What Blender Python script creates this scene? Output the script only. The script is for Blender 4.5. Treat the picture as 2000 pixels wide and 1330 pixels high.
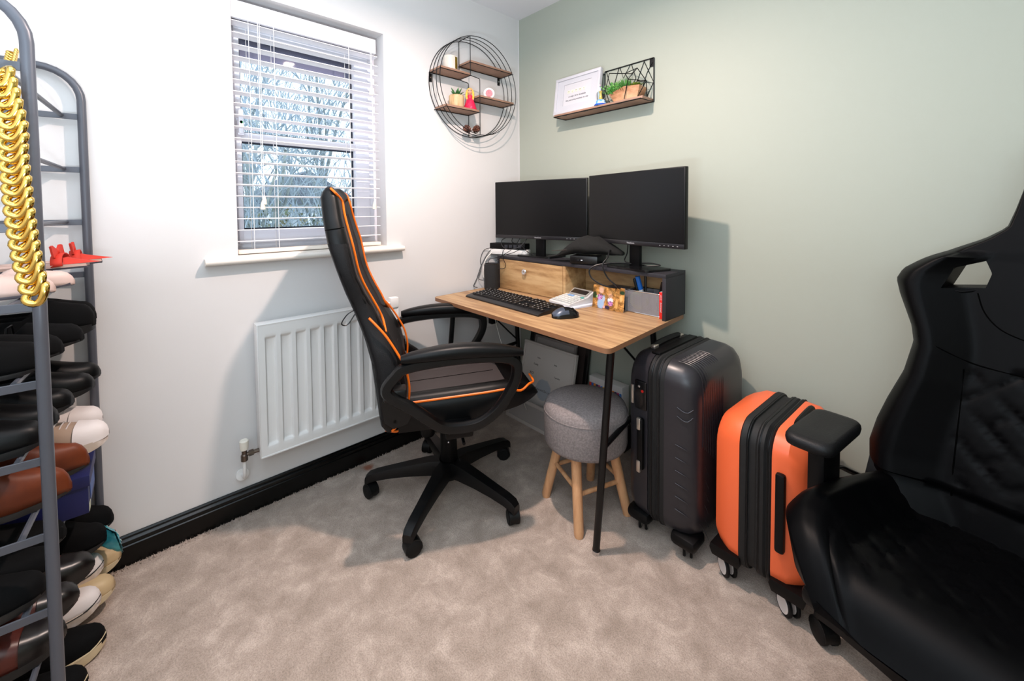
import bpy, bmesh, math, random
from mathutils import Vector, Matrix, noise
random.seed(7)
PI = math.pi
R = math.radians
for o in list(bpy.data.objects):
    bpy.data.objects.remove(o)
scn = bpy.context.scene
COL = scn.collection

# ------------------------------------------------------------------ camera, sky, lights, exposure
cam = bpy.data.cameras.new('camera')
cam.sensor_width = 36.0
cam.lens = 803.24 * 36 / 2000
cam.shift_y = (438.69 - 665) / 2000
cam.clip_start = 0.02
cam_o = bpy.data.objects.new('camera', cam)
COL.objects.link(cam_o)
yaw, pitch, roll = R(47.044), R(2.1177), R(-0.3983)
fw = Vector((-math.sin(yaw) * math.cos(pitch), math.cos(yaw) * math.cos(pitch), -math.sin(pitch)))
rx = fw.cross(Vector((0, 0, 1))).normalized()
up = rx.cross(fw)
r2 = math.cos(roll) * rx + math.sin(roll) * up
u2 = -math.sin(roll) * rx + math.cos(roll) * up
mw = Matrix((r2, u2, -fw)).transposed().to_4x4()
mw.translation = Vector((1.9085, -1.8460, 1.2044))
cam_o.matrix_world = mw
scn.camera = cam_o

world = bpy.data.worlds.new('overcast_sky')
scn.world = world
world.use_nodes = True
bg = world.node_tree.nodes['Background']
bg.inputs[0].default_value = (0.78, 0.89, 1.0, 1)
bg.inputs[1].default_value = 2.7


def lamp(name, kind, loc, energy, color, size=None, rot=None, sy=None):
    l = bpy.data.lights.new(name, kind)
    l.energy = energy
    l.color = color
    if kind == 'AREA':
        l.shape = 'RECTANGLE'
        l.size = size
        l.size_y = sy or size
    else:
        l.shadow_soft_size = size or 0.03
    o = bpy.data.objects.new(name, l)
    COL.objects.link(o)
    o.location = loc
    if rot:
        o.rotation_euler = rot
    return o


lamp('ceiling_downlight', 'AREA', (0.93, -1.02, 2.20), 32.0, (1.0, 0.79, 0.69), 0.05, None, 0.05)
lamp('upward_fill', 'AREA', (1.6, -1.95, 0.95), 38.0, (0.74, 0.88, 1.0), 0.3, (PI, 0, 0), 0.3)  # added fill lamp aimed at the ceiling to lift walls and shadows
lamp('photographer_softbox', 'AREA', (2.1, -2.25, 1.5), 11.0, (0.74, 0.90, 1.0), 1.0, (R(80), 0, R(45)), 0.8)  # added soft fill from behind the camera, no real source
lamp('ceiling_bounce_light', 'AREA', (1.25, -1.9, 2.37), 14.0, (0.72, 0.88, 1.0), 1.6, None, 1.0)  # added broad fill under the ceiling, stands in for bounced light
vs = scn.view_settings
vs.view_transform = 'Standard'
vs.look = 'None'
vs.gamma = 1
vs.use_curve_mapping = False
vs.exposure = -0.07


# ------------------------------------------------------------------ materials
def lin(h):
    h = h.lstrip('#')
    c = [int(h[i:i + 2], 16) / 255 for i in (0, 2, 4)]
    return tuple(x / 12.92 if x < 0.04045 else ((x + 0.055) / 1.055) ** 2.4 for x in c) + (1,)


MATS = {}


def M(name, hexc, rough=0.5, metal=0.0, bump=None, vary=None, coat=0, trans=0, spec=None, stretch=None, sheen=0,
      alpha=None):
    """bump=(scale, strength, distance); vary=(hex2, scale, lo, hi); stretch=(sx,sy,sz)"""
    if name in MATS:
        return MATS[name]
    m = bpy.data.materials.new(name)
    m.use_nodes = True
    nt = m.node_tree
    b = nt.nodes['Principled BSDF']
    b.inputs['Base Color'].default_value = lin(hexc)
    b.inputs['Roughness'].default_value = rough
    b.inputs['Metallic'].default_value = metal
    if coat:
        b.inputs['Coat Weight'].default_value = coat
        b.inputs['Coat Roughness'].default_value = 0.08
    if trans:
        b.inputs['Transmission Weight'].default_value = trans
    if spec is not None:
        b.inputs['Specular IOR Level'].default_value = spec
    if sheen:
        b.inputs['Sheen Weight'].default_value = sheen
    if bump or vary:
        tc = nt.nodes.new('ShaderNodeTexCoord')
        mp = nt.nodes.new('ShaderNodeMapping')
        nt.links.new(tc.outputs['Object'], mp.inputs[0])
        if stretch:
            mp.inputs['Scale'].default_value = stretch
    if bump:
        n = nt.nodes.new('ShaderNodeTexNoise')
        n.inputs['Scale'].default_value = bump[0]
        n.inputs['Detail'].default_value = 3
        nt.links.new(mp.outputs[0], n.inputs[0])
        bp = nt.nodes.new('ShaderNodeBump')
        bp.inputs['Strength'].default_value = bump[1]
        bp.inputs['Distance'].default_value = bump[2]
        nt.links.new(n.outputs[0], bp.inputs['Height'])
        nt.links.new(bp.outputs[0], b.inputs['Normal'])
    if vary:
        n = nt.nodes.new('ShaderNodeTexNoise')
        n.inputs['Scale'].default_value = vary[1]
        n.inputs['Detail'].default_value = 4
        nt.links.new(mp.outputs[0], n.inputs[0])
        cr = nt.nodes.new('ShaderNodeValToRGB')
        cr.color_ramp.elements[0].position = vary[2]
        cr.color_ramp.elements[0].color = lin(hexc)
        cr.color_ramp.elements[1].position = vary[3]
        cr.color_ramp.elements[1].color = lin(vary[0])
        nt.links.new(n.outputs[0], cr.inputs[0])
        nt.links.new(cr.outputs[0], b.inputs['Base Color'])
    MATS[name] = m
    return m


def wood_mat(name, c1, c2, c3, grain, rings=3.0, rough=0.45):
    """pale wood: long streaks plus a slow cathedral figure; grain = mapping scale"""
    if name in MATS:
        return MATS[name]
    m = bpy.data.materials.new(name)
    m.use_nodes = True
    nt = m.node_tree
    b = nt.nodes['Principled BSDF']
    b.inputs['Roughness'].default_value = rough
    tc = nt.nodes.new('ShaderNodeTexCoord')
    mp = nt.nodes.new('ShaderNodeMapping')
    mp.inputs['Scale'].default_value = grain
    nt.links.new(tc.outputs['Object'], mp.inputs[0])
    n1 = nt.nodes.new('ShaderNodeTexNoise')
    n1.inputs['Scale'].default_value = 6
    n1.inputs['Detail'].default_value = 5
    n1.inputs['Roughness'].default_value = 0.65
    nt.links.new(mp.outputs[0], n1.inputs[0])
    n2 = nt.nodes.new('ShaderNodeTexNoise')
    n2.inputs['Scale'].default_value = 1.2
    n2.inputs['Detail'].default_value = 1
    nt.links.new(mp.outputs[0], n2.inputs[0])
    mul = nt.nodes.new('ShaderNodeMath')
    mul.operation = 'MULTIPLY'
    mul.inputs[1].default_value = rings * 6
    nt.links.new(n2.outputs[0], mul.inputs[0])
    sn = nt.nodes.new('ShaderNodeMath')
    sn.operation = 'SINE'
    nt.links.new(mul.outputs[0], sn.inputs[0])
    ma = nt.nodes.new('ShaderNodeMath')
    ma.operation = 'MULTIPLY_ADD'
    ma.inputs[1].default_value = 0.13
    nt.links.new(sn.outputs[0], ma.inputs[0])
    nt.links.new(n1.outputs[0], ma.inputs[2])
    cr = nt.nodes.new('ShaderNodeValToRGB')
    e = cr.color_ramp.elements
    e[0].position, e[0].color = 0.28, lin(c3)
    e[1].position, e[1].color = 0.70, lin(c1)
    k = e.new(0.45)
    k.color = lin(c2)
    nt.links.new(ma.outputs[0], cr.inputs[0])
    nt.links.new(cr.outputs[0], b.inputs['Base Color'])
    bp = nt.nodes.new('ShaderNodeBump')
    bp.inputs['Strength'].default_value = 0.15
    bp.inputs['Distance'].default_value = 0.001
    nt.links.new(ma.outputs[0], bp.inputs['Height'])
    nt.links.new(bp.outputs[0], b.inputs['Normal'])
    MATS[name] = m
    return m


def print_mat():
    if 'print' in MATS:
        return MATS['print']
    m = bpy.data.materials.new('print')
    m.use_nodes = True
    nt = m.node_tree
    b = nt.nodes['Principled BSDF']
    b.inputs['Roughness'].default_value = 0.35
    a = nt.nodes.new('ShaderNodeAttribute')
    a.attribute_name = 'Col'
    nt.links.new(a.outputs['Color'], b.inputs['Base Color'])
    MATS['print'] = m
    return m


def glass_mat(name, col=(1, 1, 1, 1), rough=0.0, ior=1.45):
    if name in MATS:
        return MATS[name]
    m = bpy.data.materials.new(name)
    m.use_nodes = True
    b = m.node_tree.nodes['Principled BSDF']
    b.inputs['Base Color'].default_value = col
    b.inputs['Roughness'].default_value = rough
    b.inputs['Transmission Weight'].default_value = 1
    b.inputs['IOR'].default_value = ior
    MATS[name] = m
    return m


def pane_mat():
    m = bpy.data.materials.new('window_glass')
    m.use_nodes = True
    nt = m.node_tree
    b = nt.nodes['Principled BSDF']
    nt.nodes.remove(b)
    t = nt.nodes.new('ShaderNodeBsdfTransparent')
    t.inputs[0].default_value = (0.95, 0.98, 1.0, 1)
    g = nt.nodes.new('ShaderNodeBsdfGlossy')
    g.inputs['Roughness'].default_value = 0.02
    fr = nt.nodes.new('ShaderNodeFresnel')
    fr.inputs[0].default_value = 1.35
    mx = nt.nodes.new('ShaderNodeMixShader')
    nt.links.new(fr.outputs[0], mx.inputs[0])
    nt.links.new(t.outputs[0], mx.inputs[1])
    nt.links.new(g.outputs[0], mx.inputs[2])
    nt.links.new(mx.outputs[0], nt.nodes['Material Output'].inputs[0])
    return m


# ------------------------------------------------------------------ mesh builder
class G:
    def __init__(s):
        s.v = []
        s.f = []

    def add(s, vs, fs):
        o = len(s.v)
        s.v += [tuple(p) for p in vs]
        s.f += [tuple(i + o for i in f) for f in fs]
        return s

    def box(s, x0, x1, y0, y1, z0, z1):
        return s.add([(x0, y0, z0), (x1, y0, z0), (x1, y1, z0), (x0, y1, z0), (x0, y0, z1), (x1, y0, z1), (x1, y1, z1), (x0, y1, z1)],
                     [(0, 3, 2, 1), (4, 5, 6, 7), (0, 1, 5, 4), (1, 2, 6, 5), (2, 3, 7, 6), (3, 0, 4, 7)])

    def rbox(s, x0, x1, y0, y1, z0, z1, r=0.003, seg=2):
        bm = bmesh.new()
        bmesh.ops.create_cube(bm, size=1)
        for v in bm.verts:
            v.co = Vector(((x0 + x1) / 2 + v.co.x * (x1 - x0), (y0 + y1) / 2 + v.co.y * (y1 - y0), (z0 + z1) / 2 + v.co.z * (z1 - z0)))
        r = min(r, (x1 - x0) * .49, (y1 - y0) * .49, (z1 - z0) * .49)
        bmesh.ops.bevel(bm, geom=list(bm.edges), offset=r, segments=seg, profile=0.5, affect='EDGES')
        bm.verts.ensure_lookup_table()
        s.add([v.co[:] for v in bm.verts], [[v.index for v in f.verts] for f in bm.faces])
        bm.free()
        return s

    def loft(s, rings, cap=True, loop=False):
        n = len(rings[0])
        vs = [p for r_ in rings for p in r_]
        fs = []
        k = len(rings)
        for i in range(k if loop else k - 1):
            j = (i + 1) % k
            for a in range(n):
                b = (a + 1) % n
                fs.append((i * n + a, i * n + b, j * n + b, j * n + a))
        if cap and not loop:
            fs.append(tuple(range(n - 1, -1, -1)))
            fs.append(tuple((k - 1) * n + a for a in range(n)))
        return s.add(vs, fs)

    def grid(s, rows):
        n = len(rows[0])
        return s.add([p for r_ in rows for p in r_],
                     [(i * n + a, i * n + a + 1, (i + 1) * n + a + 1, (i + 1) * n + a) for i in range(len(rows) - 1) for a in range(n - 1)])

    def tube(s, pts, r, n=8, closed=False, flat=1.0, upv=None, cap=True, square=False):
        """swept tube; flat scales along 2nd axis; upv fixes the frame; r number or list"""
        P = [Vector(p) for p in pts]
        k = len(P)
        rs = r if isinstance(r, (list, tuple)) else [r] * k
        rings = []
        nrm = None
        for i in range(k):
            if closed:
                t = (P[(i + 1) % k] - P[i - 1])
            else:
                t = P[min(i + 1, k - 1)] - P[max(i - 1, 0)]
            t = t.normalized() if t.length > 1e-9 else Vector((0, 0, 1))
            if upv is not None:
                a = Vector(upv).cross(t)
                if a.length < 1e-4:
                    a = Vector((1, 0, 0)).cross(t)
                a.normalize()
            else:
                if nrm is None:
                    a = t.orthogonal().normalized()
                else:
                    a = nrm - t * nrm.dot(t)
                    a = a.normalized() if a.length > 1e-6 else t.orthogonal().normalized()
            nrm = a
            b = t.cross(a)
            ring = []
            for q in range(n):
                th = 2 * PI * (q + .5 if square else q) / n
                cx, cy = math.cos(th), math.sin(th)
                if square:
                    mm = max(abs(cx), abs(cy))
                    cx, cy = cx / mm, cy / mm
                    l = math.hypot(cx, cy)
                    cx, cy = cx / l ** .35, cy / l ** .35
                ring.append(P[i] + a * cx * rs[i] + b * cy * rs[i] * flat)
            rings.append(ring)
        return s.loft(rings, cap=cap, loop=closed)

    def lathe(s, prof, n=24, c=(0, 0, 0), axis='z'):
        rings = []
        for r_, z in prof:
            ring = []
            for q in range(n):
                a = 2 * PI * q / n
                x, y = r_ * math.cos(a), r_ * math.sin(a)
                p = (x, y, z) if axis == 'z' else ((z, x, y) if axis == 'x' else (y, z, x))
                ring.append((p[0] + c[0], p[1] + c[1], p[2] + c[2]))
            rings.append(ring)
        return s.loft(rings)

    def prism(s, poly, lo, hi, axis='z'):
        def m(p, h):
            return (p[0], p[1], h) if axis == 'z' else ((h, p[0], p[1]) if axis == 'x' else (p[0], h, p[1]))
        return s.loft([[m(p, lo) for p in poly], [m(p, hi) for p in poly]])

    def ball(s, c, rx_, ry=None, rz=None, n=14, k=9):
        ry = ry or rx_
        rz = rz or rx_
        rings = []
        for i in range(k):
            t = PI * (i + .02) / (k - 1 + .04)
            rings.append([(c[0] + rx_ * math.sin(t) * math.cos(2 * PI * q / n), c[1] + ry * math.sin(t) * math.sin(2 * PI * q / n), c[2] - rz * math.cos(t)) for q in range(n)])
        return s.loft(rings)

    def xf(s, m):
        s.v = [tuple(m @ Vector(p)) for p in s.v]
        return s


def TR(loc=(0, 0, 0), rot=(0, 0, 0)):
    from mathutils import Euler
    return Matrix.Translation(Vector(loc)) @ Euler(rot).to_matrix().to_4x4()


def bez(pts, n=10, closed=False):
    """Catmull-Rom through points"""
    P = [Vector(p) for p in pts]
    out = []
    k = len(P)
    for i in range(k if closed else k - 1):
        p0 = P[i - 1] if (i > 0 or closed) else P[0]
        p1 = P[i]
        p2 = P[(i + 1) % k]
        p3 = P[(i + 2) % k] if (i + 2 < k or closed) else P[-1]
        for j in range(n):
            t = j / n
            out.append(0.5 * ((2 * p1) + (p2 - p0) * t + (2 * p0 - 5 * p1 + 4 * p2 - p3) * t * t + (3 * p1 - p0 - 3 * p2 + p3) * t ** 3))
    if not closed:
        out.append(P[-1])
    return out


def obj(name, g, mat, parent=None, loc=None, rot=None, smooth=35, fix=True):
    me = bpy.data.meshes.new(name)
    if isinstance(g, G):
        me.from_pydata(g.v, [], g.f)
        if fix:
            bm = bmesh.new()
            bm.from_mesh(me)
            bmesh.ops.recalc_face_normals(bm, faces=bm.faces)
            bm.to_mesh(me)
            bm.free()
    else:
        me = g
    me.materials.clear()
    me.materials.append(mat)
    if smooth:
        me.polygons.foreach_set('use_smooth', [True] * len(me.polygons))
        me.set_sharp_from_angle(angle=R(smooth))
    me.update()
    o = bpy.data.objects.new(name, me)
    COL.objects.link(o)
    if parent:
        o.parent = parent
    if loc:
        o.location = loc
    if rot:
        o.rotation_euler = rot
    return o


def thing(name, label, cat, loc=(0, 0, 0), rot=0, group=None):
    o = bpy.data.objects.new(name, None)
    o.empty_display_size = 0.05
    COL.objects.link(o)
    o.location = loc
    o.rotation_euler = rot if isinstance(rot, tuple) else (0, 0, rot)
    o['label'] = label
    o['category'] = cat
    if group:
        o['group'] = group
    return o


def tag(o, label, cat, group=None):
    o['label'] = label
    o['category'] = cat
    if group:
        o['group'] = group
    return o


def struct(o, label=None, cat=None):
    o['kind'] = 'structure'
    if label:
        o['label'] = label
        o['category'] = cat or o.name.split('_')[0]
    return o


def same(o, parent, loc=None, rot=None, name=None):
    c = o.copy()
    COL.objects.link(c)
    c.parent = parent
    if loc is not None:
        c.location = loc
    if rot is not None:
        c.rotation_euler = rot
    return c


def text(name, s, size, mat, parent, loc, rot, ext=0.0002, align='LEFT', shear=0, spacing=1.0):
    cu = bpy.data.curves.new(name, 'FONT')
    cu.body = s
    cu.size = size
    cu.extrude = ext
    cu.align_x = align
    cu.shear = shear
    cu.space_character = spacing
    cu.resolution_u = 2
    t = bpy.data.objects.new(name, cu)
    me = bpy.data.meshes.new_from_object(t)
    bpy.data.objects.remove(t)
    return obj(name, me, mat, parent, loc, rot, smooth=0)


def colour_grid(name, w, h, nx, ny, fn, parent, loc, rot, thick=0.0006, back=True):
    """a flat print: vertex coloured sheet in local XZ facing -Y"""
    g = G()
    g.grid([[(-w / 2 + w * i / nx, 0, h * j / ny) for i in range(nx + 1)] for j in range(ny + 1)])
    o = obj(name, g, print_mat(), parent, loc, rot, smooth=0, fix=False)
    a = o.data.color_attributes.new('Col', 'FLOAT_COLOR', 'POINT')
    for j in range(ny + 1):
        for i in range(nx + 1):
            c = fn(i / nx, j / ny)
            a.data[j * (nx + 1) + i].color = lin(c) if isinstance(c, str) else c
    return o


# common materials
WHITE_WALL = M('white_wall_paint', '#dcd9d8', 0.75, bump=(220, 0.12, 0.0006))
GREEN_WALL = M('sage_wall_paint', '#a9ada0', 0.6, bump=(160, 0.15, 0.0006))
CEIL = M('ceiling_paint', '#e6e3e6', 0.8)
GLOSS_BLACK = M('black_gloss_paint', '#040505', 0.25, spec=.3)
PVC = M('white_pvc', '#e6e8f2', 0.35)
SLATM = M('white_slat_paint', '#f0eef2', 0.4)
WHITE = M('white_enamel', '#eceae8', 0.35)
BLACKP = M('black_plastic', '#060607', 0.45, spec=.2)
BLACKM = M('black_metal', '#060607', 0.38, spec=.35)
WIRE = M('black_wire', '#0d0e10', 0.4, 0.4)
RUBBER = M('black_rubber', '#080809', 0.6, spec=.25)
CHROME = M('chrome', '#d8d8da', 0.12, 1.0)
OAK = wood_mat('oak_laminate', '#c4a47a', '#b49068', '#987452', (.8, 9, 9), 1.5)
OAKF = wood_mat('oak_front', '#c8a679', '#b59063', '#98734b', (1.1, 7, 8), 2.2)
EDGE = M('oak_edge', '#8f6345', 0.5)
GREYLAM = M('graphite_laminate', '#2c2a2f', 0.5, spec=.3)
ORANGE = M('orange_piping', '#f2700f', 0.4)

# ================================================================== the room
RX, RY = 2.75, -2.55
def carpet_mat():
    m = bpy.data.materials.new('carpet')
    m.use_nodes = True
    nt = m.node_tree
    b = nt.nodes['Principled BSDF']
    b.inputs['Roughness'].default_value = 0.95
    b.inputs['Sheen Weight'].default_value = 0.25
    b.inputs['Specular IOR Level'].default_value = 0.1
    tc = nt.nodes.new('ShaderNodeTexCoord')

    def noi(scale, detail, dist=0.0, rough=0.5):
        n = nt.nodes.new('ShaderNodeTexNoise')
        n.inputs['Scale'].default_value = scale
        n.inputs['Detail'].default_value = detail
        n.inputs['Distortion'].default_value = dist
        n.inputs['Roughness'].default_value = rough
        nt.links.new(tc.outputs['Object'], n.inputs[0])
        return n
    big = noi(11, 7, 0.35, 0.68)
    fine = noi(260, 2)
    cr = nt.nodes.new('ShaderNodeValToRGB')
    e = cr.color_ramp.elements
    e[0].position, e[0].color = 0.34, lin('#a08f82')
    e[1].position, e[1].color = 0.68, lin('#cab8ab')
    k = e.new(0.53)
    k.color = lin('#b4a295')
    nt.links.new(big.outputs[0], cr.inputs[0])
    cr2 = nt.nodes.new('ShaderNodeValToRGB')
    cr2.color_ramp.elements[0].position, cr2.color_ramp.elements[0].color = 0.32, (0.55, 0.55, 0.55, 1)
    cr2.color_ramp.elements[1].position, cr2.color_ramp.elements[1].color = 0.62, (1, 1, 1, 1)
    nt.links.new(fine.outputs[0], cr2.inputs[0])
    mx = nt.nodes.new('ShaderNodeMixRGB')
    mx.blend_type = 'MULTIPLY'
    mx.inputs[0].default_value = 0.65
    nt.links.new(cr.outputs[0], mx.inputs[1])
    nt.links.new(cr2.outputs[0], mx.inputs[2])
    # rust coloured stain beside the skirting
    vm = nt.nodes.new('ShaderNodeVectorMath')
    vm.operation = 'DISTANCE'
    vm.inputs[1].default_value = (0.062, -1.062, 0)
    nt.links.new(tc.outputs['Object'], vm.inputs[0])
    n3 = noi(30, 3)
    ad = nt.nodes.new('ShaderNodeMath')
    ad.operation = 'MULTIPLY_ADD'
    ad.inputs[1].default_value = 0.05
    nt.links.new(n3.outputs[0], ad.inputs[0])
    nt.links.new(vm.outputs['Value'], ad.inputs[2])
    mr = nt.nodes.new('ShaderNodeMapRange')
    mr.inputs[1].default_value = 0.058
    mr.inputs[2].default_value = 0.036
    nt.links.new(ad.outputs[0], mr.inputs[0])
    mx2 = nt.nodes.new('ShaderNodeMixRGB')
    mx2.inputs[2].default_value = lin('#8a5035')
    nt.links.new(mr.outputs[0], mx2.inputs[0])
    nt.links.new(mx.outputs[0], mx2.inputs[1])
    nt.links.new(mx2.outputs[0], b.inputs['Base Color'])
    bp = nt.nodes.new('ShaderNodeBump')
    bp.inputs['Strength'].default_value = 0.5
    bp.inputs['Distance'].default_value = 0.004
    nt.links.new(fine.outputs[0], bp.inputs['Height'])
    bp2 = nt.nodes.new('ShaderNodeBump')
    bp2.inputs['Strength'].default_value = 0.35
    bp2.inputs['Distance'].default_value = 0.02
    nt.links.new(big.outputs[0], bp2.inputs['Height'])
    nt.links.new(bp.outputs[0], bp2.inputs['Normal'])
    nt.links.new(bp2.outputs[0], b.inputs['Normal'])
    return m


CARPET = carpet_mat()
struct(obj('floor', G().box(-0.25, RX + .1, RY - .1, 0.12, -0.12, 0), CARPET, smooth=0), 'beige grey cut pile carpet with trodden lighter patches', 'floor')
# ragged carpet tufts along the skirting
g = G()
for i in range(1500):
    y = -0.02 - random.random() * 2.45
    x = 0.019 + random.random() ** 2 * 0.022
    h = 0.003 + random.random() * 0.006
    a = random.random() * 6.28
    w = 0.0035
    dx, dy = math.cos(a) * w, math.sin(a) * w
    lx, ly = random.uniform(-.006, .006), random.uniform(-.006, .006)
    g.add([(x - dx, y - dy, -.001), (x + dx, y + dy, -.001), (x - dy, y + dx, -.001), (x + lx, y + ly, h)], [(0, 1, 3), (1, 2, 3), (2, 0, 3)])
tf = obj('carpet_tufts', g, CARPET, smooth=0, fix=False)
tag(tf, 'ragged beige carpet pile standing against the black skirting', 'carpet')
tf['kind'] = 'stuff'

WY0, WY1, WZ0, WZ1 = -1.537, -0.916, 1.03, 2.06
g = G()
g.box(-.25, 0, RY, WY0, 0, 2.4).box(-.25, 0, WY1, .12, 0, 2.4).box(-.25, 0, WY0, WY1, 0, WZ0 - .02).box(-.25, 0, WY0, WY1, WZ1, 2.4)
struct(obj('wall_left', g, WHITE_WALL, smooth=0), 'plain white wall with the window and radiator', 'wall')
struct(obj('wall_back', G().box(0, RX, 0, .12, 0, 2.4), GREEN_WALL, smooth=0), 'pale sage green wall behind the desk', 'wall')
struct(obj('wall_right', G().box(RX, RX + .1, RY, .12, 0, 2.4), GREEN_WALL, smooth=0), 'sage green wall to the right, out of the picture', 'wall')
struct(obj('wall_front', G().box(-.25, RX + .1, RY - .1, RY, 0, 2.4), WHITE_WALL, smooth=0), 'white wall behind the shoe rack and camera', 'wall')
struct(obj('ceiling', G().box(-.25, RX + .1, RY - .1, .12, 2.4, 2.5), CEIL, smooth=0), 'white painted ceiling', 'ceiling')
prof = [(0, 0), (.02, 0), (.02, .068), (.017, .071), (.0185, .076), (.017, .084), (.012, .090), (.009, .0915), (.008, .096), (.004, .101), (0, .101)]
g = G()
g.prism([(p[0] + .0005, p[1]) for p in prof], RY, -.0, 'y')
struct(obj('baseboard_left', g, GLOSS_BLACK, smooth=25), 'glossy black moulded skirting board along the white wall', 'baseboard')
g = G().prism([(-p[0] - .0005, p[1]) for p in prof], .02, RX, 'x')
struct(obj('baseboard_back', g, GLOSS_BLACK, smooth=25), 'glossy black skirting board under the sage green wall', 'baseboard')
# thin white caulk line in the corner
struct(obj('trim_1', G().box(0, .0035, -.0035, 0, .1, 2.4), WHITE_WALL, smooth=0), 'thin white painted bead in the corner between the walls', 'trim')

# ---------------------------------------------------------------- window
win = bpy.data.objects.new('window_1', None)
COL.objects.link(win)
win.location = (-.13, (WY0 + WY1) / 2, WZ0)
struct(win, 'white plastic window with two stacked panes', 'window')
ox, oy, oz = win.location
def L3(g):
    g.v = [(p[0] - ox, p[1] - oy, p[2] - oz) for p in g.v]
    return g
fx0, fx1 = -.165, -.105
g = G()
g.rbox(fx0, fx1, WY0, WY0 + .035, WZ0, WZ1, .003).rbox(fx0, fx1, WY1 - .05, WY1, WZ0, WZ1, .003).rbox(fx0, fx1 - .0007, WY0 + .033, WY1 - .048, WZ0, WZ0 + .05, .003).rbox(fx0, fx1 - .0007, WY0 + .033, WY1 - .048, WZ1 - .07, WZ1, .003)
obj('window_frame', L3(g), PVC, win)
g = G()
sx0, sx1 = -.155, -.092
g.rbox(sx0, sx1, WY0 + .02, -1.497, 1.07, 1.995, .005).rbox(sx0, sx1, -1.024, WY1 - .04, 1.07, 1.995, .005)
g.rbox(sx0 + .0007, sx1 - .0007, -1.500, -1.021, 1.0705, 1.128, .004).rbox(sx0 + .0007, sx1 - .0007, -1.500, -1.021, 1.93, 1.9945, .004)
obj('sash', L3(g), PVC, win)
obj('sash_rail', L3(G().rbox(sx0, sx1 - .004, -1.51, -1.02, 1.496, 1.530, .004)), PVC, win)
g = G()
for (z0, z1) in ((1.128, 1.496), (1.53, 1.93)):
    g.box(-.137, -.127, -1.498, -1.49, z0, z1).box(-.137, -.127, -1.03, -1.023, z0, z1).box(-.137, -.127, -1.498, -1.023, z0, z0 + .006).box(-.137, -.127, -1.498, -1.023, z1 - .007, z1)
obj('glazing_gasket', L3(g), M('gasket', '#1c2333', 0.6), win, smooth=0)
pm = pane_mat()
for z0, z1 in ((1.13, 1.495), (1.531, 1.929)):
    obj('pane', L3(G().box(-.134, -.130, -1.496, -1.024, z0, z1)), pm, win, smooth=0)
h = obj('window_handle', L3(G().rbox(-.092, -.074, -1.514, -1.49, 1.515, 1.575, .004).rbox(-.078, -.060, -1.512, -1.494, 1.52, 1.62, .005)), PVC, win)
obj('lock_button', G().lathe([(.0001, .016), (.006, .016), (.006, .010), (.0001, .010)], 14, (-.058 - ox - .018, -1.502 - oy, 1.565 - oz), 'x'), M('green_plastic', '#1f9a5a', 0.4), h)
g = G()
prof = [(-.105, -.0), (.034, -.0), (.040, -.006), (.042, -.013), (.040, -.020), (.034, -.025), (-.0, -.025)]
# sill board runs through the reveal and past it on both sides
g.box(-.105, .0, WY0, WY1, WZ0 - .022, WZ0)
ring = [(.0, 0)] + [(.027 + .0125 * math.cos(R(a)), -.0125 + .0125 * math.sin(R(a))) for a in range(90, -91, -15)] + [(.0, -.025)]
g.loft([[(p[0] + .0, y, WZ0 - .004 + p[1]) for p in ring] for y in (-1.645, -1.641, -.842, -.838)])
obj('window_board', L3(g), M('cream_gloss_paint', '#ebe3da', 0.35), win)

struct(obj('trim_2', G().box(-.25, -.20, WY0, WY1, 1.872, WZ1 + .0), M('lintel_shade_mauve', '#8d88a4', 0.8), smooth=0), 'outer lintel with its shade put in as mauve grey, seen through the top of the window', 'trim')  # mauve grey paints in the shade at the window top
# ---------------------------------------------------------------- venetian blind
bl = thing('venetian_blind', 'white slatted venetian blind lowered over the window', 'blind', (-.05, (WY0 + WY1) / 2, WZ0))
ox, oy, oz = bl.location
obj('valance', L3(G().rbox(-.045, -.028, WY0 + .004, -.941, 1.965, 2.034, .003).rbox(-.075, -.045, -.950, -.941, 1.967, 2.032, .002)), SLATM, bl)
obj('headrail', L3(G().box(-.078, -.046, WY0 + .006, -.948, 1.978, 2.030)), SLATM, bl, smooth=0)
sl0 = None
for k in range(20):
    z = 1.082 + .0458 * k
    if sl0 is None:
        rows = []
        for i in range(5):
            x = -.078 + .05 * i / 4
            rows.append((x, .0015 * (1 - ((i - 2) / 2) ** 2)))
        g = G().loft([[(x, y_, z_ + .0013) for x, z_ in rows] + [(x, y_, z_ - .0013) for x, z_ in reversed(rows)] for y_ in (WY0 + .005, -.934)])
        g.v = [(p[0] - ox, p[1] - oy, p[2]) for p in g.v]
        sl0 = obj('slat', g, SLATM, bl, (0, 0, z - oz), (0, R(-3), 0), smooth=30)
    else:
        same(sl0, bl, (0, 0, z - oz))
obj('bottom_rail', L3(G().rbox(-.08, -.026, WY0 + .006, -.933, 1.033, 1.049, .003)), M('cream_slat', '#f1e6da', 0.45), bl)
CORD = M('cord', '#f3f1f0', 0.8)
for y in (-1.475, -1.385, -1.075):
    for dx in (-.079, -.027):
        obj('ladder_cord', L3(G().tube([(dx, y, 1.04), (dx, y, 1.975)], .0011, 5)), CORD, bl)
for y, z0 in ((-1.443, 1.25), (-1.437, 1.27), (-.972, 1.80), (-.966, 1.25)):
    obj('pull_cord', L3(G().tube([(-.022, y, z0), (-.024, y, 1.97)], .0013, 5)), CORD, bl)
    obj('tassel', L3(G().lathe([(.002, 0), (.009, .002), (.008, .02), (.003, .038), (.001, .04)], 10, (-.022, y, z0 - .04))), M('cream_plastic', '#f6ecd8', 0.4), bl)

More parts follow.
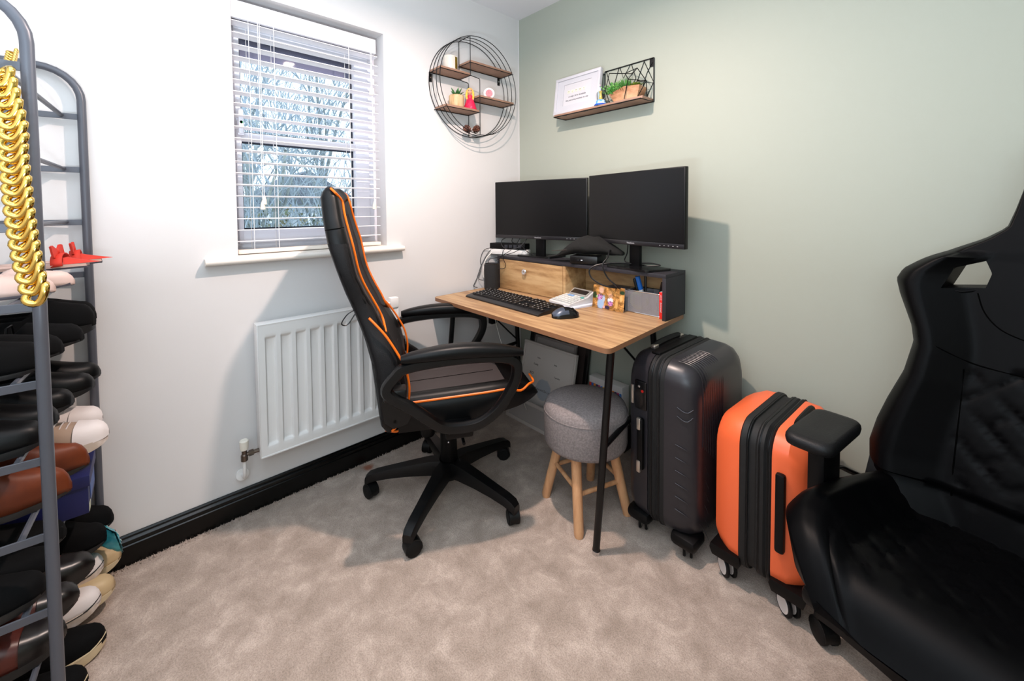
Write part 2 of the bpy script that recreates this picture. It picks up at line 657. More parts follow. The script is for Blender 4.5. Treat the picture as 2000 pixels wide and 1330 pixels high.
# ---------------------------------------------------------------- outdoors: bare trees, bushes, a house, ground
BARK = M('bark', '#7d8486', 0.9, vary=('#a8aeac', 9, .35, .65))
BARK2 = M('bark_twigs', '#98a4ae', 0.9)
def bare_tree(loc, hgt, seed, label, cat='tree', lean=0.0):
    rnd = random.Random(seed)
    root = thing('bare_tree', label, cat, loc, 0, 'bare trees outside the window')
    g1, g2 = G(), G()

    def grow(p, d, L, r, lvl):
        n = 5 if lvl < 3 else 3
        pts = [p]
        q = p.copy()
        dd = d.copy()
        for i in range(n):
            dd = (dd + Vector((rnd.gauss(0, .13), rnd.gauss(0, .13), rnd.gauss(.04, .08)))).normalized()
            q = q + dd * L / n
            pts.append(q.copy())
        rs = [r * (1 - .45 * i / n) for i in range(n + 1)]
        (g1 if lvl < 2 else g2).tube(pts, rs, 6 if lvl < 2 else 3, cap=False)
        if lvl >= 4:
            return
        kids = {0: 10, 1: 5, 2: 4, 3: 3}[lvl]
        for k in range(kids):
            f = rnd.uniform(.22 if lvl else .15, 1.0)
            i = min(int(f * n), n - 1)
            st = pts[i].lerp(pts[i + 1], f * n - i)
            a = rnd.random() * 2 * PI
            t = (pts[i + 1] - pts[i]).normalized()
            o1 = t.orthogonal().normalized()
            o2 = t.cross(o1)
            sp = rnd.uniform(.35, .95)
            nd = (t * math.cos(sp) + (o1 * math.cos(a) + o2 * math.sin(a)) * math.sin(sp))
            nd.z = nd.z * .8 + .25
            nd.normalize()
            grow(st, nd, L * rnd.uniform(.42, .66), max(r * rnd.uniform(.34, .5), .0045), lvl + 1)
    grow(Vector((0, 0, 0)), Vector((lean, 0, 1)).normalized(), hgt * .62, hgt * .011, 0)
    obj('trunk', g1, BARK, root, fix=False)
    obj('twigs', g2, BARK2, root, fix=False)


TL = [((-7.2, -1.0, -2.8), 8.0, 1), ((-8.4, .1, -2.8), 8.6, 2), ((-7.4, .9, -2.8), 7.6, 3), ((-9.6, 1.6, -2.8), 9.0, 4),
      ((-8.0, 2.3, -2.8), 8.2, 5), ((-10.4, .5, -2.8), 9.5, 6), ((-9.6, -2.4, -2.8), 9.0, 7), ((-9.4, 3.9, -2.8), 8.6, 8)]
TD = ['nearest bare tree left of centre through the window', 'tall bare tree behind the middle of the window', 'slender bare tree in the middle of the window',
      'bare tree with spreading crown right of the window middle', 'bare tree at the right edge of the lower pane', 'tallest bare tree in the back row',
      'bare tree off to the left beyond the window edge', 'bare tree far right, mostly hidden by the wall']
for (p, h, s), d in zip(TL, TD):
    bare_tree(p, h, s, d, lean=random.Random(s).uniform(-.1, .1))
LEAFM = M('ivy_leaves', '#3c5a3a', 0.6, vary=('#7d9440', 3, .4, .6))
def bush(loc, rx_, rz_, n, seed, label, mat):
    rnd = random.Random(seed)
    root = thing('bush', label, 'bush', loc, 0, 'bushes outside the window')
    g = G()
    for i in range(n):
        a, b = rnd.random() * 2 * PI, math.acos(rnd.uniform(-.2, 1))
        rr = rnd.uniform(.55, 1.02)
        p = Vector((math.cos(a) * math.sin(b) * rx_ * rr, math.sin(a) * math.sin(b) * rx_ * rr, rz_ + math.cos(b) * rz_ * rr))
        s = rnd.uniform(.03, .07)
        u = Vector((rnd.gauss(0, 1), rnd.gauss(0, 1), rnd.gauss(0, 1))).normalized()
        w = u.orthogonal().normalized()
        g.add([p - u * s, p + w * s * .5, p + u * s, p - w * s * .5], [(0, 1, 2, 3)])
    obj('foliage', g, mat, root, smooth=0, fix=False)
    g = G()
    for i in range(14):
        a = rnd.random() * 2 * PI
        g.tube([(0, 0, 0), (math.cos(a) * rx_ * .4, math.sin(a) * rx_ * .4, rz_), (math.cos(a) * rx_ * .7, math.sin(a) * rx_ * .7, rz_ * 1.7)], [.03, .02, .008], 5, cap=False)
    obj('stems', g, BARK, root, fix=False)


BR = M('bramble_leaves', '#6f7f63', 0.7, vary=('#a7a083', 3, .4, .6))
bush((-7.0, -1.0, -2.8), 1.1, 2.25, 2600, 1, 'dark green ivy bush low in the left of the window', LEAFM)
bush((-7.8, .3, -2.8), 1.2, 2.1, 2600, 2, 'grey green bramble bush low in the middle of the window', BR)
bush((-7.6, 1.7, -2.8), 1.2, 2.15, 2600, 3, 'pale bramble bush low at the right of the window', BR)
bush((-9.0, 3.2, -2.8), 1.4, 2.2, 2000, 4, 'wide bramble bush beyond the right window edge', BR)
bush((-8.4, -2.6, -2.8), 1.4, 2.2, 2000, 5, 'ivy bush beyond the left window edge', LEAFM)
hs = thing('far_house', 'small distant house with a tiled roof seen between the trees', 'house', (-34, 8, -2.8))
obj('walls', G().box(-3, 3, -4, 4, 0, 4.6), M('render_wall', '#aab2bd', 0.8), hs, smooth=0)
obj('roof', G().prism([(-4.3, 4.5), (4.3, 4.5), (0, 7.0)], -3.3, 3.3, 'x'), M('roof_tile', '#5c626e', 0.8), hs, smooth=0)
for y in (-2.6, 0, 2.4):
    obj('window', G().box(3, 3.06, y - .6, y + .6, 2.4, 3.8), M('far_window', '#e8eef5', 0.3), hs, smooth=0)
gr = obj('ground', G().box(-60, -.3, -40, 45, -2.9, -2.8), M('winter_grass', '#6e7a5c', 0.95, vary=('#8c8a68', .6, .4, .6)), smooth=0)
struct(gr, 'grassy ground below the window', 'ground')

# ================================================================== radiator
rad = thing('radiator', 'white ribbed panel radiator under the window', 'radiator', (.05, -1.2, .235))
ox, oy, oz = rad.location
y0, y1, z0, z1 = -1.495, -.905, .235, .762
pit = .0555
rows = []
NZ = [0, .012, .020, .030, .036, .042, .06, .2, .4, .487 - .02, .487 - .014, .487 - .007, .495, .515, .527]
def rib_depth(y, z):
    u = (y - (y0 + .020)) / pit
    k = math.floor(u)
    if k < 0 or k > 9:
        return 0
    f = u - k
    wv = min(max((f - .06) / .12, 0), 1) * min(max((.80 - f) / .12, 0), 1)
    zz = min(max((z - .036) / .016, 0), 1) * min(max((.478 - z) / .016, 0), 1)
    s = min(wv, zz)
    return -.011 * (s * s * (3 - 2 * s))
ys = [y0] + [y0 + .020 + pit * (k + f) for k in range(10) for f in (0, .06, .10, .14, .18, .5, .68, .72, .76, .80, .9)] + [y1]
zs = [0, .02, .036, .040, .044, .048, .052, .1, .25, .4, .462, .466, .470, .474, .478, .49, .512, .527]
front = [[(.082 + rib_depth(y, z), y, z0 + z) for y in ys] for z in zs]
g = G().grid(front)
g.v = [(p[0] - ox, p[1] - oy, p[2] - oz) for p in g.v]
obj('ribbed_panel', g, WHITE, rad, smooth=50)
g = G()
def L3(g):
    g.v = [(p[0] - ox, p[1] - oy, p[2] - oz) for p in g.v]
    return g
g.rbox(.030, .083, y0 - .003, y0 + .002, z0, z1, .002).rbox(.030, .083, y1 - .002, y1 + .003, z0, z1, .002).rbox(.076, .0845, y0, y1, z0 - .003, z0 + .005, .003).rbox(.030, .0835, y0, y1, z1 - .004, z1 + .001, .002).box(.030, .036, y0, y1, z0, z1)
obj('casing', L3(g), WHITE, rad)
obj('wall_bracket', L3(G().box(.0, .032, -1.42, -1.38, .3, .7).box(.0, .032, -1.0, -.96, .3, .7)), WHITE, rad)
v = G().lathe([(.0, .0), (.013, 0), (.0145, .01), (.0155, .034), (.012, .038), (.0, .039)], 18, (.058, -1.547, .283))
obj('valve_cap', L3(v), M('cream_cap', '#efe9dc', 0.45), rad)
BR_ = M('tarnished_brass', '#6d625a', 0.35, 0.9)
v = G().lathe([(.009, .238), (.012, .240), (.012, .262), (.009, .266), (.009, .284)], 12, (.058, -1.547, 0)).tube([(.058, -1.547, .262), (.058, -1.50, .262)], .0075, 10).lathe([(.011, -1.530), (.011, -1.516)], 6, (.058, 0, .262), 'y')
g = G()
g.v = []
g = G().lathe([(.009, .238), (.012, .240), (.012, .262), (.009, .266), (.009, .284)], 12, (.058, -1.547, 0)).tube([(.058, -1.547, .262), (.058, -1.495, .262)], .0075, 10).tube([(.058, -1.532, .262), (.058, -1.516, .262)], .0115, 6)
obj('valve_body', L3(g), BR_, rad)
g = G().tube(bez([(.058, -1.547, .242), (.056, -1.547, .20), (.045, -1.547, .168), (.0, -1.547, .160)], 6), .0065, 10)
obj('supply_pipe', L3(g), WHITE, rad)
g = G().tube([(.0, -1.547, .160), (.010, -1.547, .162)], .022, 20)
obj('pipe_collar', L3(g), WHITE, rad)
g = G().rbox(.055, .088, -.945, -.902, .735, .785, .004)
obj('thermostat_head', L3(g), WHITE, rad)

# ================================================================== round wire shelf on the white wall
rs = thing('round_wall_shelf', 'round black wire wall shelf with four small wooden boards', 'shelf', (0.0, -.40, 1.885))
ox, oy, oz = rs.location
RR = .266
for k in range(4):
    x = .006 + .104 * k / 3
    obj('ring', L3(G().tube([(x, -.40 + RR * math.cos(a * 2 * PI / 72), 1.885 + RR * math.sin(a * 2 * PI / 72)) for a in range(72)], .0021, 6, closed=True)), WIRE, rs)
WS = M('shelf_wood', '#a5806b', 0.55, vary=('#8b6a58', 8, .4, .7), stretch=(1, .6, 8))
WSE = M('shelf_wood_edge', '#b98a68', 0.5)
for (ya, yb, z) in ((-.660, -.470, 1.932), (-.470, -.160, 2.004), (-.630, -.412, 1.743), (-.408, -.150, 1.828)):
    obj('shelf_board', L3(G().rbox(.004, .110, ya, yb, z, z + .011, .001)), WS, rs)
    g = G()
    for x in (.006, .110):
        g.tube([(x, ya - .006, z - .002), (x, yb + .006, z - .002)], .0021, 6)
        for yy in (ya + .25 * (yb - ya), ya + .75 * (yb - ya)):
            g.box(x - .005 if x > .05 else x, x if x > .05 else x + .005, yy - .008, yy + .008, z - .003, z)
    g.tube([(.006, ya, z - .002), (.110, ya, z - .002)], .002, 6)
    g.tube([(.006, yb, z - .002), (.110, yb, z - .002)], .002, 6)
    obj('shelf_support', L3(g), WIRE, rs)
for x in (.006, .110):
    obj('upright', L3(G().tube([(x, -.471, 2.141), (x, -.471, 1.936), (x, -.470, 1.931), (x, -.410, 1.925), (x, -.407, 1.92), (x, -.407, 1.622)], .0021, 6)), WIRE, rs)
obj('cross_strut', L3(G().tube([(.006, -.471, 2.141), (.110, -.471, 2.141)], .0021, 6)), WIRE, rs)
for y, z in ((-.655, 1.905), (-.175, 1.980)):
    g = G()
    g.box(.0, .003, y - .008, y + .008, z - .022, z + .022).box(.003, .0045, y - .008, y - .004, z - .022, z + .022).box(.003, .0045, y + .004, y + .008, z - .022, z + .022).box(.003, .0045, y - .008, y + .008, z + .016, z + .022).box(.003, .0045, y - .008, y + .008, z - .022, z - .016)
    b = obj('hanging_bracket', L3(g), WIRE, rs)
    obj('screw', L3(G().tube([(.003, y, z), (.0055, y, z)], .0035, 8)), CHROME, b)

c = thing('candle', 'white candle in a glass with a gold edge on the upper left board', 'candle', (.060, -.567, 1.9432))
obj('glass', G().lathe([(.0, 0), (.037, 0), (.040, .004), (.040, .074), (.0375, .074), (.0375, .006), (0, .006)], 28), M('frosted_glass', '#f6efe4', 0.2, trans=.35), c)
obj('wax', G().lathe([(.0, .006), (.0365, .006), (.0365, .058), (0, .056)], 24), M('wax', '#fbf1df', 0.5), c)
obj('gold_label', G().loft([[(.0408 * math.cos(a), .0408 * math.sin(a), z) for z in (.006, .068)] + [(.0402 * math.cos(a), .0402 * math.sin(a), z) for z in (.068, .006)] for a in (R(5), R(14), R(23), R(32))]), M('gold_foil', '#c39a45', 0.25, 1.0), c)
p = thing('potted_succulent', 'small artificial succulent in a round wooden pot', 'plant', (.058, -.528, 1.7552))
obj('pot', G().lathe([(0, 0), (.036, 0), (.040, .006), (.041, .062), (.038, .066), (.035, .066), (.035, .055), (0, .055)], 28), wood_mat('pot_wood', '#dcbf95', '#cda97c', '#b58f62', (14, 14, 2), 1.0), p)
LEAF = M('succulent_green', '#2f6a3a', 0.4, vary=('#5a9350', 20, .4, .6))
for i in range(17):
    a = i * 2.4
    t = .25 + .75 * (i % 6) / 5
    L = .050 + .012 * ((i * 7) % 3) / 2
    el = R(82 - 52 * t)
    d = Vector((math.cos(a) * math.cos(el), math.sin(a) * math.cos(el), math.sin(el)))
    s = Vector((-math.sin(a), math.cos(a), 0))
    n_ = d.cross(s)
    g = G()
    base = Vector((0, 0, .056))
    rings = []
    for q, w in ((0, .004), (.3, .0085), (.6, .0075), (.85, .004), (1, .0006)):
        cpt = base + d * L * q + Vector((0, 0, -.010 * q * q * (1 - math.sin(el))))
        rings.append([cpt + s * w, cpt + n_ * w * .18, cpt - s * w, cpt - n_ * w * .32])
    g.loft(rings)
    obj('leaf', g, LEAF, p)
d_ = thing('toy_doll', 'small doll in a pink dress with long blonde hair', 'toy', (.060, -.438, 1.7552), R(-35))
PINK = M('pink_dress', '#e3204f', 0.45, vary=('#ff6f8d', 60, .6, .72))
obj('dress', G().lathe([(0, 0), (.036, 0), (.038, .006), (.031, .028), (.021, .056), (.0125, .066), (.0135, .076), (.012, .084), (.006, .088), (0, .088)], 24), PINK, d_)
SKIN = M('doll_skin', '#e8ad8b', 0.5)
hd = obj('head', G().ball((.001, 0, .106), .0150, .0140, .0165, 16, 11).tube([(0, 0, .084), (0, 0, .094)], .005, 8), SKIN, d_)
for s in (-1, 1):
    obj('eye', G().ball((.0142, s * .0055, .107), .0022, .0026, .0034, 8, 5), M('doll_eye', '#2b2440', 0.3), hd)
obj('mouth', G().ball((.0148, 0, .0985), .001, .003, .001, 8, 5), M('doll_lips', '#c02040', 0.4), hd)
obj('nose', G().ball((.0158, 0, .103), .0016, .0013, .0018, 8, 5), SKIN, hd)
HAIR = M('doll_hair', '#f0b04a', 0.5, vary=('#f7d04f', 40, .4, .6))
g = G().ball((-.003, 0, .110), .0165, .0165, .0165, 14, 9)
for s in (-1, 1):
    g.tube(bez([(.002, s * .013, .112), (.004, s * .018, .096), (.004, s * .019, .078), (.005, s * .016, .060), (.004, s * .014, .048)], 4), [.006] * 12 + [.005, .004, .003, .002, .001], 8)
g.tube(bez([(-.012, 0, .112), (-.018, 0, .09), (-.019, 0, .06), (-.018, 0, .04)], 4), .009, 8)
g.v = [(p_[0] - (.004 if p_[2] > .100 and p_[0] > .009 else 0), p_[1], p_[2]) for p_ in g.v]
obj('hair', g, HAIR, d_)
for s in (-1, 1):
    obj('arm', G().tube(bez([(0, s * .012, .082), (.003, s * .020, .070), (.010, s * .018, .058)], 4), .0036, 8), SKIN, d_)
dc = thing('round_ornament', 'white round ornament with a pink centre on the lower right board', 'ornament', (.055, -.295, 1.8402), R(-35))
obj('stand', G().rbox(-.012, .012, -.020, .020, 0, .006, .002), M('clear_stand', '#eef1f4', 0.1, trans=.8), dc)
obj('disc', G().lathe([(0, -.005), (.030, -.005), (.033, -.002), (.033, .002), (.030, .005), (0, .005)], 32, (0, 0, .037), 'x'), M('white_ceramic', '#f5f0f0', 0.25), dc)
obj('centre', G().lathe([(0, .005), (.021, .005), (.021, .0065), (0, .008)], 28, (0, 0, .037), 'x'), M('rose_pink', '#e79aa4', 0.5, vary=('#d7747f', 60, .4, .6)), dc)
CONE = M('pine_cone', '#6b3b28', 0.6, vary=('#3f231b', 30, .4, .6))
for i, (y, z, rz, lb) in enumerate(((-.452, 1.650, .3, 'left brown pine cone lying in the bottom of the wire circle'), (-.398, 1.655, 1.4, 'right brown pine cone lying in the bottom of the wire circle'))):
    cn = thing('pine_cone', lb, 'pine cone', (.058, y, z), (R(75), 0, rz), 'pine cones in the round shelf')
    obj('core', G().ball((0, 0, 0), .010, .010, .024), CONE, cn)
    for k in range(34):
        a = k * 2.4
        h = -.022 + .045 * k / 34
        rr = .021 * math.sqrt(max(1 - (h / .032) ** 2, .05))
        cdir = Vector((math.cos(a), math.sin(a), .45)).normalized()
        sdir = Vector((-math.sin(a), math.cos(a), 0))
        b0 = Vector((0, 0, h))
        g = G().add([b0 + sdir * .003, b0 - sdir * .003, b0 + cdir * rr - sdir * .006, b0 + cdir * rr * 1.12, b0 + cdir * rr + sdir * .006, b0 + cdir * rr * .9 + Vector((0, 0, .004))],
                    [(0, 1, 5), (0, 5, 4), (1, 2, 5), (2, 3, 5), (3, 4, 5), (0, 4, 3, 2, 1)])
        obj('scale', g, CONE, cn, smooth=0, fix=False)

# ================================================================== long wire shelf on the green wall
ws = thing('wire_wall_shelf', 'long black wire shelf with a wooden board on the green wall', 'shelf', (.65, 0, 1.712))
ox, oy, oz = ws.location
X0, X1, D, Z = .385, .925, -.105, 1.712
obj('shelf_board', L3(G().rbox(X0 + .002, X1 - .003, D + .002, -.004, Z + .001, Z + .013, .001)), WS, ws)
g = G().tube([(X0, -.004, Z), (X0, D, Z), (X1 - .01, D, Z), (X1, -.004, Z)], .0028, 8, closed=True)
obj('base_frame', L3(g), WIRE, ws)
g = G()
ZT = 1.918
g.tube([(.651, -.004, ZT), (X1, -.004, ZT)], .0030, 8).tube([(X1, -.004, ZT), (X1, -.004, Z)], .0032, 8).tube([(.651, -.004, ZT), (.651, -.004, Z)], .0028, 8)
g.tube([(X0, -.004, ZT - .012), (.651, -.004, ZT - .012)], .0028, 8).tube([(X0, -.004, ZT - .012), (X0, -.004, Z)], .0028, 8).tube([(X0, -.004, Z + .04), (X0, D, Z)], .0026, 6)
obj('back_frame', L3(g), WIRE, ws)
g = G()
def zig(pts, y=-.004):
    g.tube([(p_[0], y, p_[1]) for p_ in pts], .0017, 5)
zig([(.659, ZT), (.690, 1.82), (.651, 1.80)])
zig([(.735, ZT), (.700, 1.82), (.735, Z)])
zig([(.740, ZT), (.760, 1.86), (.80, ZT)])
zig([(.805, ZT), (.830, 1.845), (.800, 1.79), (.735, 1.80), (.690, 1.82)])
zig([(.876, ZT), (.838, 1.83), (.80, 1.79), (.83, Z)])
zig([(.872, ZT), (.905, 1.845), (.925, 1.80), (.889, 1.812), (.838, 1.83)])
zig([(.917, ZT - .02), (.889, 1.855), (.850, 1.75), (.84, Z)])
zig([(.925, 1.808), (.885, 1.735)])
obj('back_wires', L3(g), WIRE, ws)
g = G()
F_ = -.10
pts = {'a': (.742, F_, 1.868), 'b': (.806, -.004, 1.872), 'c': (.893, F_, 1.856), 'd': (.830, F_, 1.846), 'e': (.917, -.06, 1.80), 'f': (.845, F_, 1.816), 'g': (.718, F_, 1.79), 'h': (.748, F_, Z + .004), 'i': (.822, F_, Z + .004), 'j': (.890, F_, Z + .004), 'k': (.905, -.03, Z + .004)}
for q in ('ab', 'bc', 'ad', 'dc', 'ag', 'gh', 'df', 'fi', 'fe', 'ce', 'ej', 'ek', 'bd', 'ga', 'cf'):
    g.tube([pts[q[0]], pts[q[1]]], .0020, 5)
obj('front_wires', L3(g), WIRE, ws)
for x in (.46, .60, .80):
    obj('clip', L3(G().box(x - .012, x + .012, D, D + .006, Z - .003, Z)), WIRE, ws, smooth=0)
    obj('clip', L3(G().box(x + .02 - .012, x + .02 + .012, -.010, -.003, Z - .003, Z)), WIRE, ws, smooth=0)
obj('hanging_bracket', L3(G().box(.902, .922, -.003, 0, 1.878, 1.918)), WIRE, ws, smooth=0)

pf = thing('picture_frame', 'white picture frame with a printed verse on the wire wall shelf', 'picture frame', (.514, -.078, 1.726), (R(-8), 0, 0))
w, h = .300, .205
g = G()
for a, b, c_, d in ((-w / 2, w / 2, 0, .016), (-w / 2, w / 2, h - .016, h), (-w / 2, -w / 2 + .016, .0158, h - .0158), (w / 2 - .016, w / 2, .0158, h - .0158)):
    g.rbox(a, b, -.010, .012, c_, d, .0015)
FRW = M('white_frame', '#c6c5cb', 0.45)
obj('frame', g, FRW, pf)
g = G()
for a, b, c_, d in ((-w / 2 + .014, w / 2 - .014, .014, .045), (-w / 2 + .014, w / 2 - .014, h - .042, h - .014), (-w / 2 + .014, -w / 2 + .058, .045, h - .042), (w / 2 - .058, w / 2 - .014, .045, h - .042)):
    g.box(a, b, -.003, 0, c_, d)
obj('mount', g, M('white_mount', '#c1c1c7', 0.7), pf, smooth=0)
pr = obj('print', G().box(-w / 2 + .014, w / 2 - .014, .0005, .002, .014, h - .014), M('white_paper', '#c8c6ca', 0.7), pf, smooth=0)
INK = M('ink', '#15151a', 0.7)
for i, ch in enumerate('MUMMY'):
    xx = -.058 + .0255 * i
    t_ = obj('letter_tile', G().box(xx - .0075, xx + .0090, -.0012, .0005, .112, .127), M('tile_cream', '#f6edd2', 0.6), pf, smooth=0)
    text('letter', ch, .0145, INK, pf, (xx + .0006, -.0013, .1145), (PI / 2, 0, 0), align='CENTER')
text('verse_line', 'is only 14 in Scrabble', .0135, M('ink_soft', '#30303a', 0.7), pr, (0, 0, .088), (PI / 2, 0, 0), align='CENTER', shear=.3)
text('verse_line', 'but you are precious to me', .0135, MATS['ink_soft'], pr, (0, 0, .068), (PI / 2, 0, 0), align='CENTER', shear=.3)

sg = thing('snow_globe', 'small blue and white snow globe on the wire wall shelf', 'snow globe', (.677, -.079, 1.7255))
obj('base', G().lathe([(0, 0), (.030, 0), (.031, .006), (.026, .014), (.022, .026), (.020, .028), (0, .028)], 24), M('globe_blue', '#3f9be6', 0.3, vary=('#cfe9f7', 40, .45, .6)), sg)
obj('base_rim', G().tube([(.030 * math.cos(a * PI / 12), .030 * math.sin(a * PI / 12), .004) for a in range(24)], .0035, 6, closed=True), M('royal_blue', '#2450c8', 0.3), sg)
obj('glass_ball', G().ball((0, 0, .050), .026, .026, .026, 24, 16), glass_mat('clear_glass'), sg)
obj('figure_inside', G().lathe([(0, .030), (.009, .030), (.005, .050), (.0035, .058), (.006, .064), (.004, .070), (0, .072)], 12), M('globe_yellow', '#e9d36a', 0.5), sg)
g = G()
for dx, hh, rr in ((-.024, .070, .006), (-.014, .088, .0065), (-.030, .050, .004)):
    g.lathe([(rr, .024), (rr, hh), (rr * 1.2, hh + .001), (0, hh + .018)], 10, (dx, .012, 0))
obj('backdrop_towers', g, M('pale_blue', '#cfe6f5', 0.4), sg)
obj('pink_finial', G().ball((-.014, .012, .108), .005), M('pink_soft', '#f3c6d6', 0.4), sg)

pl = thing('planter_box', 'angular wooden planter with three artificial plants on the wire shelf', 'plant', (.812, -.055, 1.7255))
PW = wood_mat('planter_wood', '#c99f7a', '#b98762', '#9a6a48', (3, 7, 9), 2.0)
top = [(-.088, .022), (-.088, -.022), (.010, -.046), (.084, -.030), (.090, .030), (-.01, .040)]
bot = [(-.058, .018), (-.058, -.018), (.004, -.034), (.066, -.022), (.070, .022), (0, .028)]
tz = [.046, .048, .062, .058, .052, .050]
g = G()
n = 6
inr = [(x * .94, y * .86) for x, y in top]
g.add([(x, y, 0) for x, y in bot] + [(x, y, z) for (x, y), z in zip(top, tz)] + [(x, y, z) for (x, y), z in zip(inr, tz)] + [(x, y, .035) for x, y in inr],
      [tuple(range(5, -1, -1))] + [(i, (i + 1) % 6, 6 + (i + 1) % 6, 6 + i) for i in range(6)] + [(6 + i, 6 + (i + 1) % 6, 12 + (i + 1) % 6, 12 + i) for i in range(6)] + [(12 + i, 12 + (i + 1) % 6, 18 + (i + 1) % 6, 18 + i) for i in range(6)] + [tuple(range(18, 24))])
obj('box', g, PW, pl, smooth=0)
rnd = random.Random(3)
def frond(cx, cy, cz, n_, L, wd, mat, name, up_=0.6):
    g = G()
    for i in range(n_):
        a = rnd.random() * 2 * PI
        el = rnd.uniform(.2, 1.45)
        d = Vector((math.cos(a) * math.cos(el), math.sin(a) * math.cos(el), math.sin(el)))
        s = d.orthogonal().normalized()
        b0 = Vector((cx + rnd.gauss(0, .008), cy + rnd.gauss(0, .006), cz))
        l = L * rnd.uniform(.7, 1.1)
        m_ = b0 + d * l * .55
        g.add([b0, m_ + s * wd, b0 + d * l, m_ - s * wd], [(0, 1, 2, 3)])
        if name == 'leafy_sprig':
            for k in range(5):
                q = b0 + d * l * (.3 + .17 * k)
                e_ = Vector((rnd.gauss(0, 1), rnd.gauss(0, 1), rnd.gauss(0, 1))).normalized() * .007
                f_ = e_.orthogonal().normalized() * .0035
                g.add([q - e_, q + f_, q + e_, q - f_], [(0, 1, 2, 3)])
    return g


obj('leafy_sprig', frond(-.058, 0, .040, 130, .066, .0016, None, 'leafy_sprig'), M('fresh_green', '#3f8a35', 0.5, vary=('#7db45a', 40, .4, .6)), pl, smooth=0, fix=False)
obj('spiky_sprig', frond(-.008, 0, .045, 220, .074, .0016, None, 'spiky'), M('deep_green', '#356b2e', 0.5, vary=('#5f9a48', 40, .4, .6)), pl, smooth=0, fix=False)
rose = G()
for i in range(38):
    a = i * 2.4
    el = R(75 - 65 * i / 38)
    d = Vector((math.cos(a) * math.cos(el), math.sin(a) * math.cos(el), math.sin(el)))
    s = Vector((-math.sin(a), math.cos(a), 0))
    b0 = Vector((.048, 0, .055))
    l = .022 + .022 * i / 38
    rose.loft([[b0 + s * .002, b0 + d.cross(s) * .001, b0 - s * .002], [b0 + d * l * .6 + s * .008, b0 + d * l * .6 + d.cross(s) * .002, b0 + d * l * .6 - s * .008], [b0 + d * l + s * .001, b0 + d * l + Vector((0, 0, .002)), b0 + d * l - s * .001]])
obj('rosette', rose, M('olive_green', '#8d9a2e', 0.45, vary=('#5f7a2c', 30, .4, .6)), pl, smooth=30, fix=False)

# ================================================================== desk
desk = thing('desk', 'oak topped desk with graphite shelf unit and thin black metal legs', 'desk', (.58, -.38, 0))
ox, oy, oz = desk.location
def quad_slab(c4, z0, z1, r=.03):
    """slab with rounded corners from 4 plan corners"""
    pts = []
    n = len(c4)
    for i in range(n):
        p, a, b = Vector(c4[i]), Vector(c4[i - 1]), Vector(c4[(i + 1) % n])
        u, v_ = (a - p).normalized(), (b - p).normalized()
        for k in range(6):
            t = k / 5
            q = (p + u * r) * (1 - t) ** 2 + p * 2 * t * (1 - t) + (p + v_ * r) * t * t
            pts.append((q.x, q.y))
    return pts
TOPC = [(.048, -.684), (1.152, -.716), (1.120, -.082), (.022, -.078)]
poly = quad_slab(TOPC, 0, 0)
obj('tabletop', L3(G().prism(poly, .7275, .745)), OAK, desk, smooth=30)
g = G().prism([(x + (x - .58) * .0006, y + (y + .38) * .0012) for x, y in poly], .7268, .7442)
obj('edge_band', L3(G().loft([[(x, y, z) for x, y in poly] for z in (.727, .7445)], cap=False).xf(Matrix.Translation((.58, -.38, 0)) @ Matrix.Scale(1.0012, 4) @ Matrix.Translation((-.58, .38, 0)))), EDGE, desk, smooth=30, fix=False)
legs = [((1.128, -.665, .727), (1.082, -.686, .006)), ((.985, -.125, .727), (1.035, -.10, .006)), ((.115, -.60, .727), (.09, -.655, .006)), ((.085, -.125, .727), (.10, -.10, .006))]
for a, b in legs:
    l = obj('leg', L3(G().tube([a, b], [.0135, .0125], 14)), BLACKM, desk)
    d = (Vector(a) - Vector(b)).normalized()
    obj('foot_cap', L3(G().tube([Vector(b) + d * .014 - Vector((0, 0, .006)), Vector(b) - Vector((0, 0, .006))], .0145, 14)), CHROME, l)
def at(leg, z):
    a, b = Vector(leg[0]), Vector(leg[1])
    return a.lerp(b, (a.z - z) / (a.z - b.z))
for i, j, z in ((0, 1, .385), (2, 3, .385)):
    obj('cross_bar', L3(G().tube([at(legs[i], z), at(legs[j], z)], .0095, 10)), BLACKM, desk)
for i, j in ((0, 1), (2, 3)):
    a, b = at(legs[i], .715), at(legs[j], .40)
    a = Vector((a.x - .06 if i == 0 else a.x, a.y + .13, .722))
    obj('brace', L3(G().tube([a, b], .0045, 8)), BLACKM, desk)
obj('underframe', L3(G().box(.11, 1.115, -.65, -.63, .708, .727).box(.09, 1.0, -.135, -.115, .708, .727).box(1.00, 1.02, -.64, -.12, .708, .727).box(.10, .12, -.61, -.12, .708, .727)), BLACKM, desk, smooth=0)
HZ = .936
obj('hutch_top', L3(G().rbox(.085, 1.123, -.268, -.090, HZ - .016, HZ, .001).xf(Matrix.Identity(4))), GREYLAM, desk)
obj('hutch_side', L3(G().rbox(1.107, 1.123, -.268, -.090, .7455, HZ - .016, .001)), GREYLAM, desk)
obj('hutch_side', L3(G().rbox(.085, .101, -.268, -.090, .7455, HZ - .016, .001)), GREYLAM, desk)
obj('hutch_divider', L3(G().rbox(.582, .598, -.266, -.10, .7455, HZ - .016, .001)), OAKF, desk)
obj('hutch_back', L3(G().box(.101, 1.107, -.098, -.091, .7455, HZ - .016)), OAKF, desk, smooth=0)
dr = obj('drawer', L3(G().rbox(.104, .579, -.266, -.250, .7475, HZ - .0185, .001).box(.11, .573, -.25, -.11, .75, .90)), OAKF, desk)
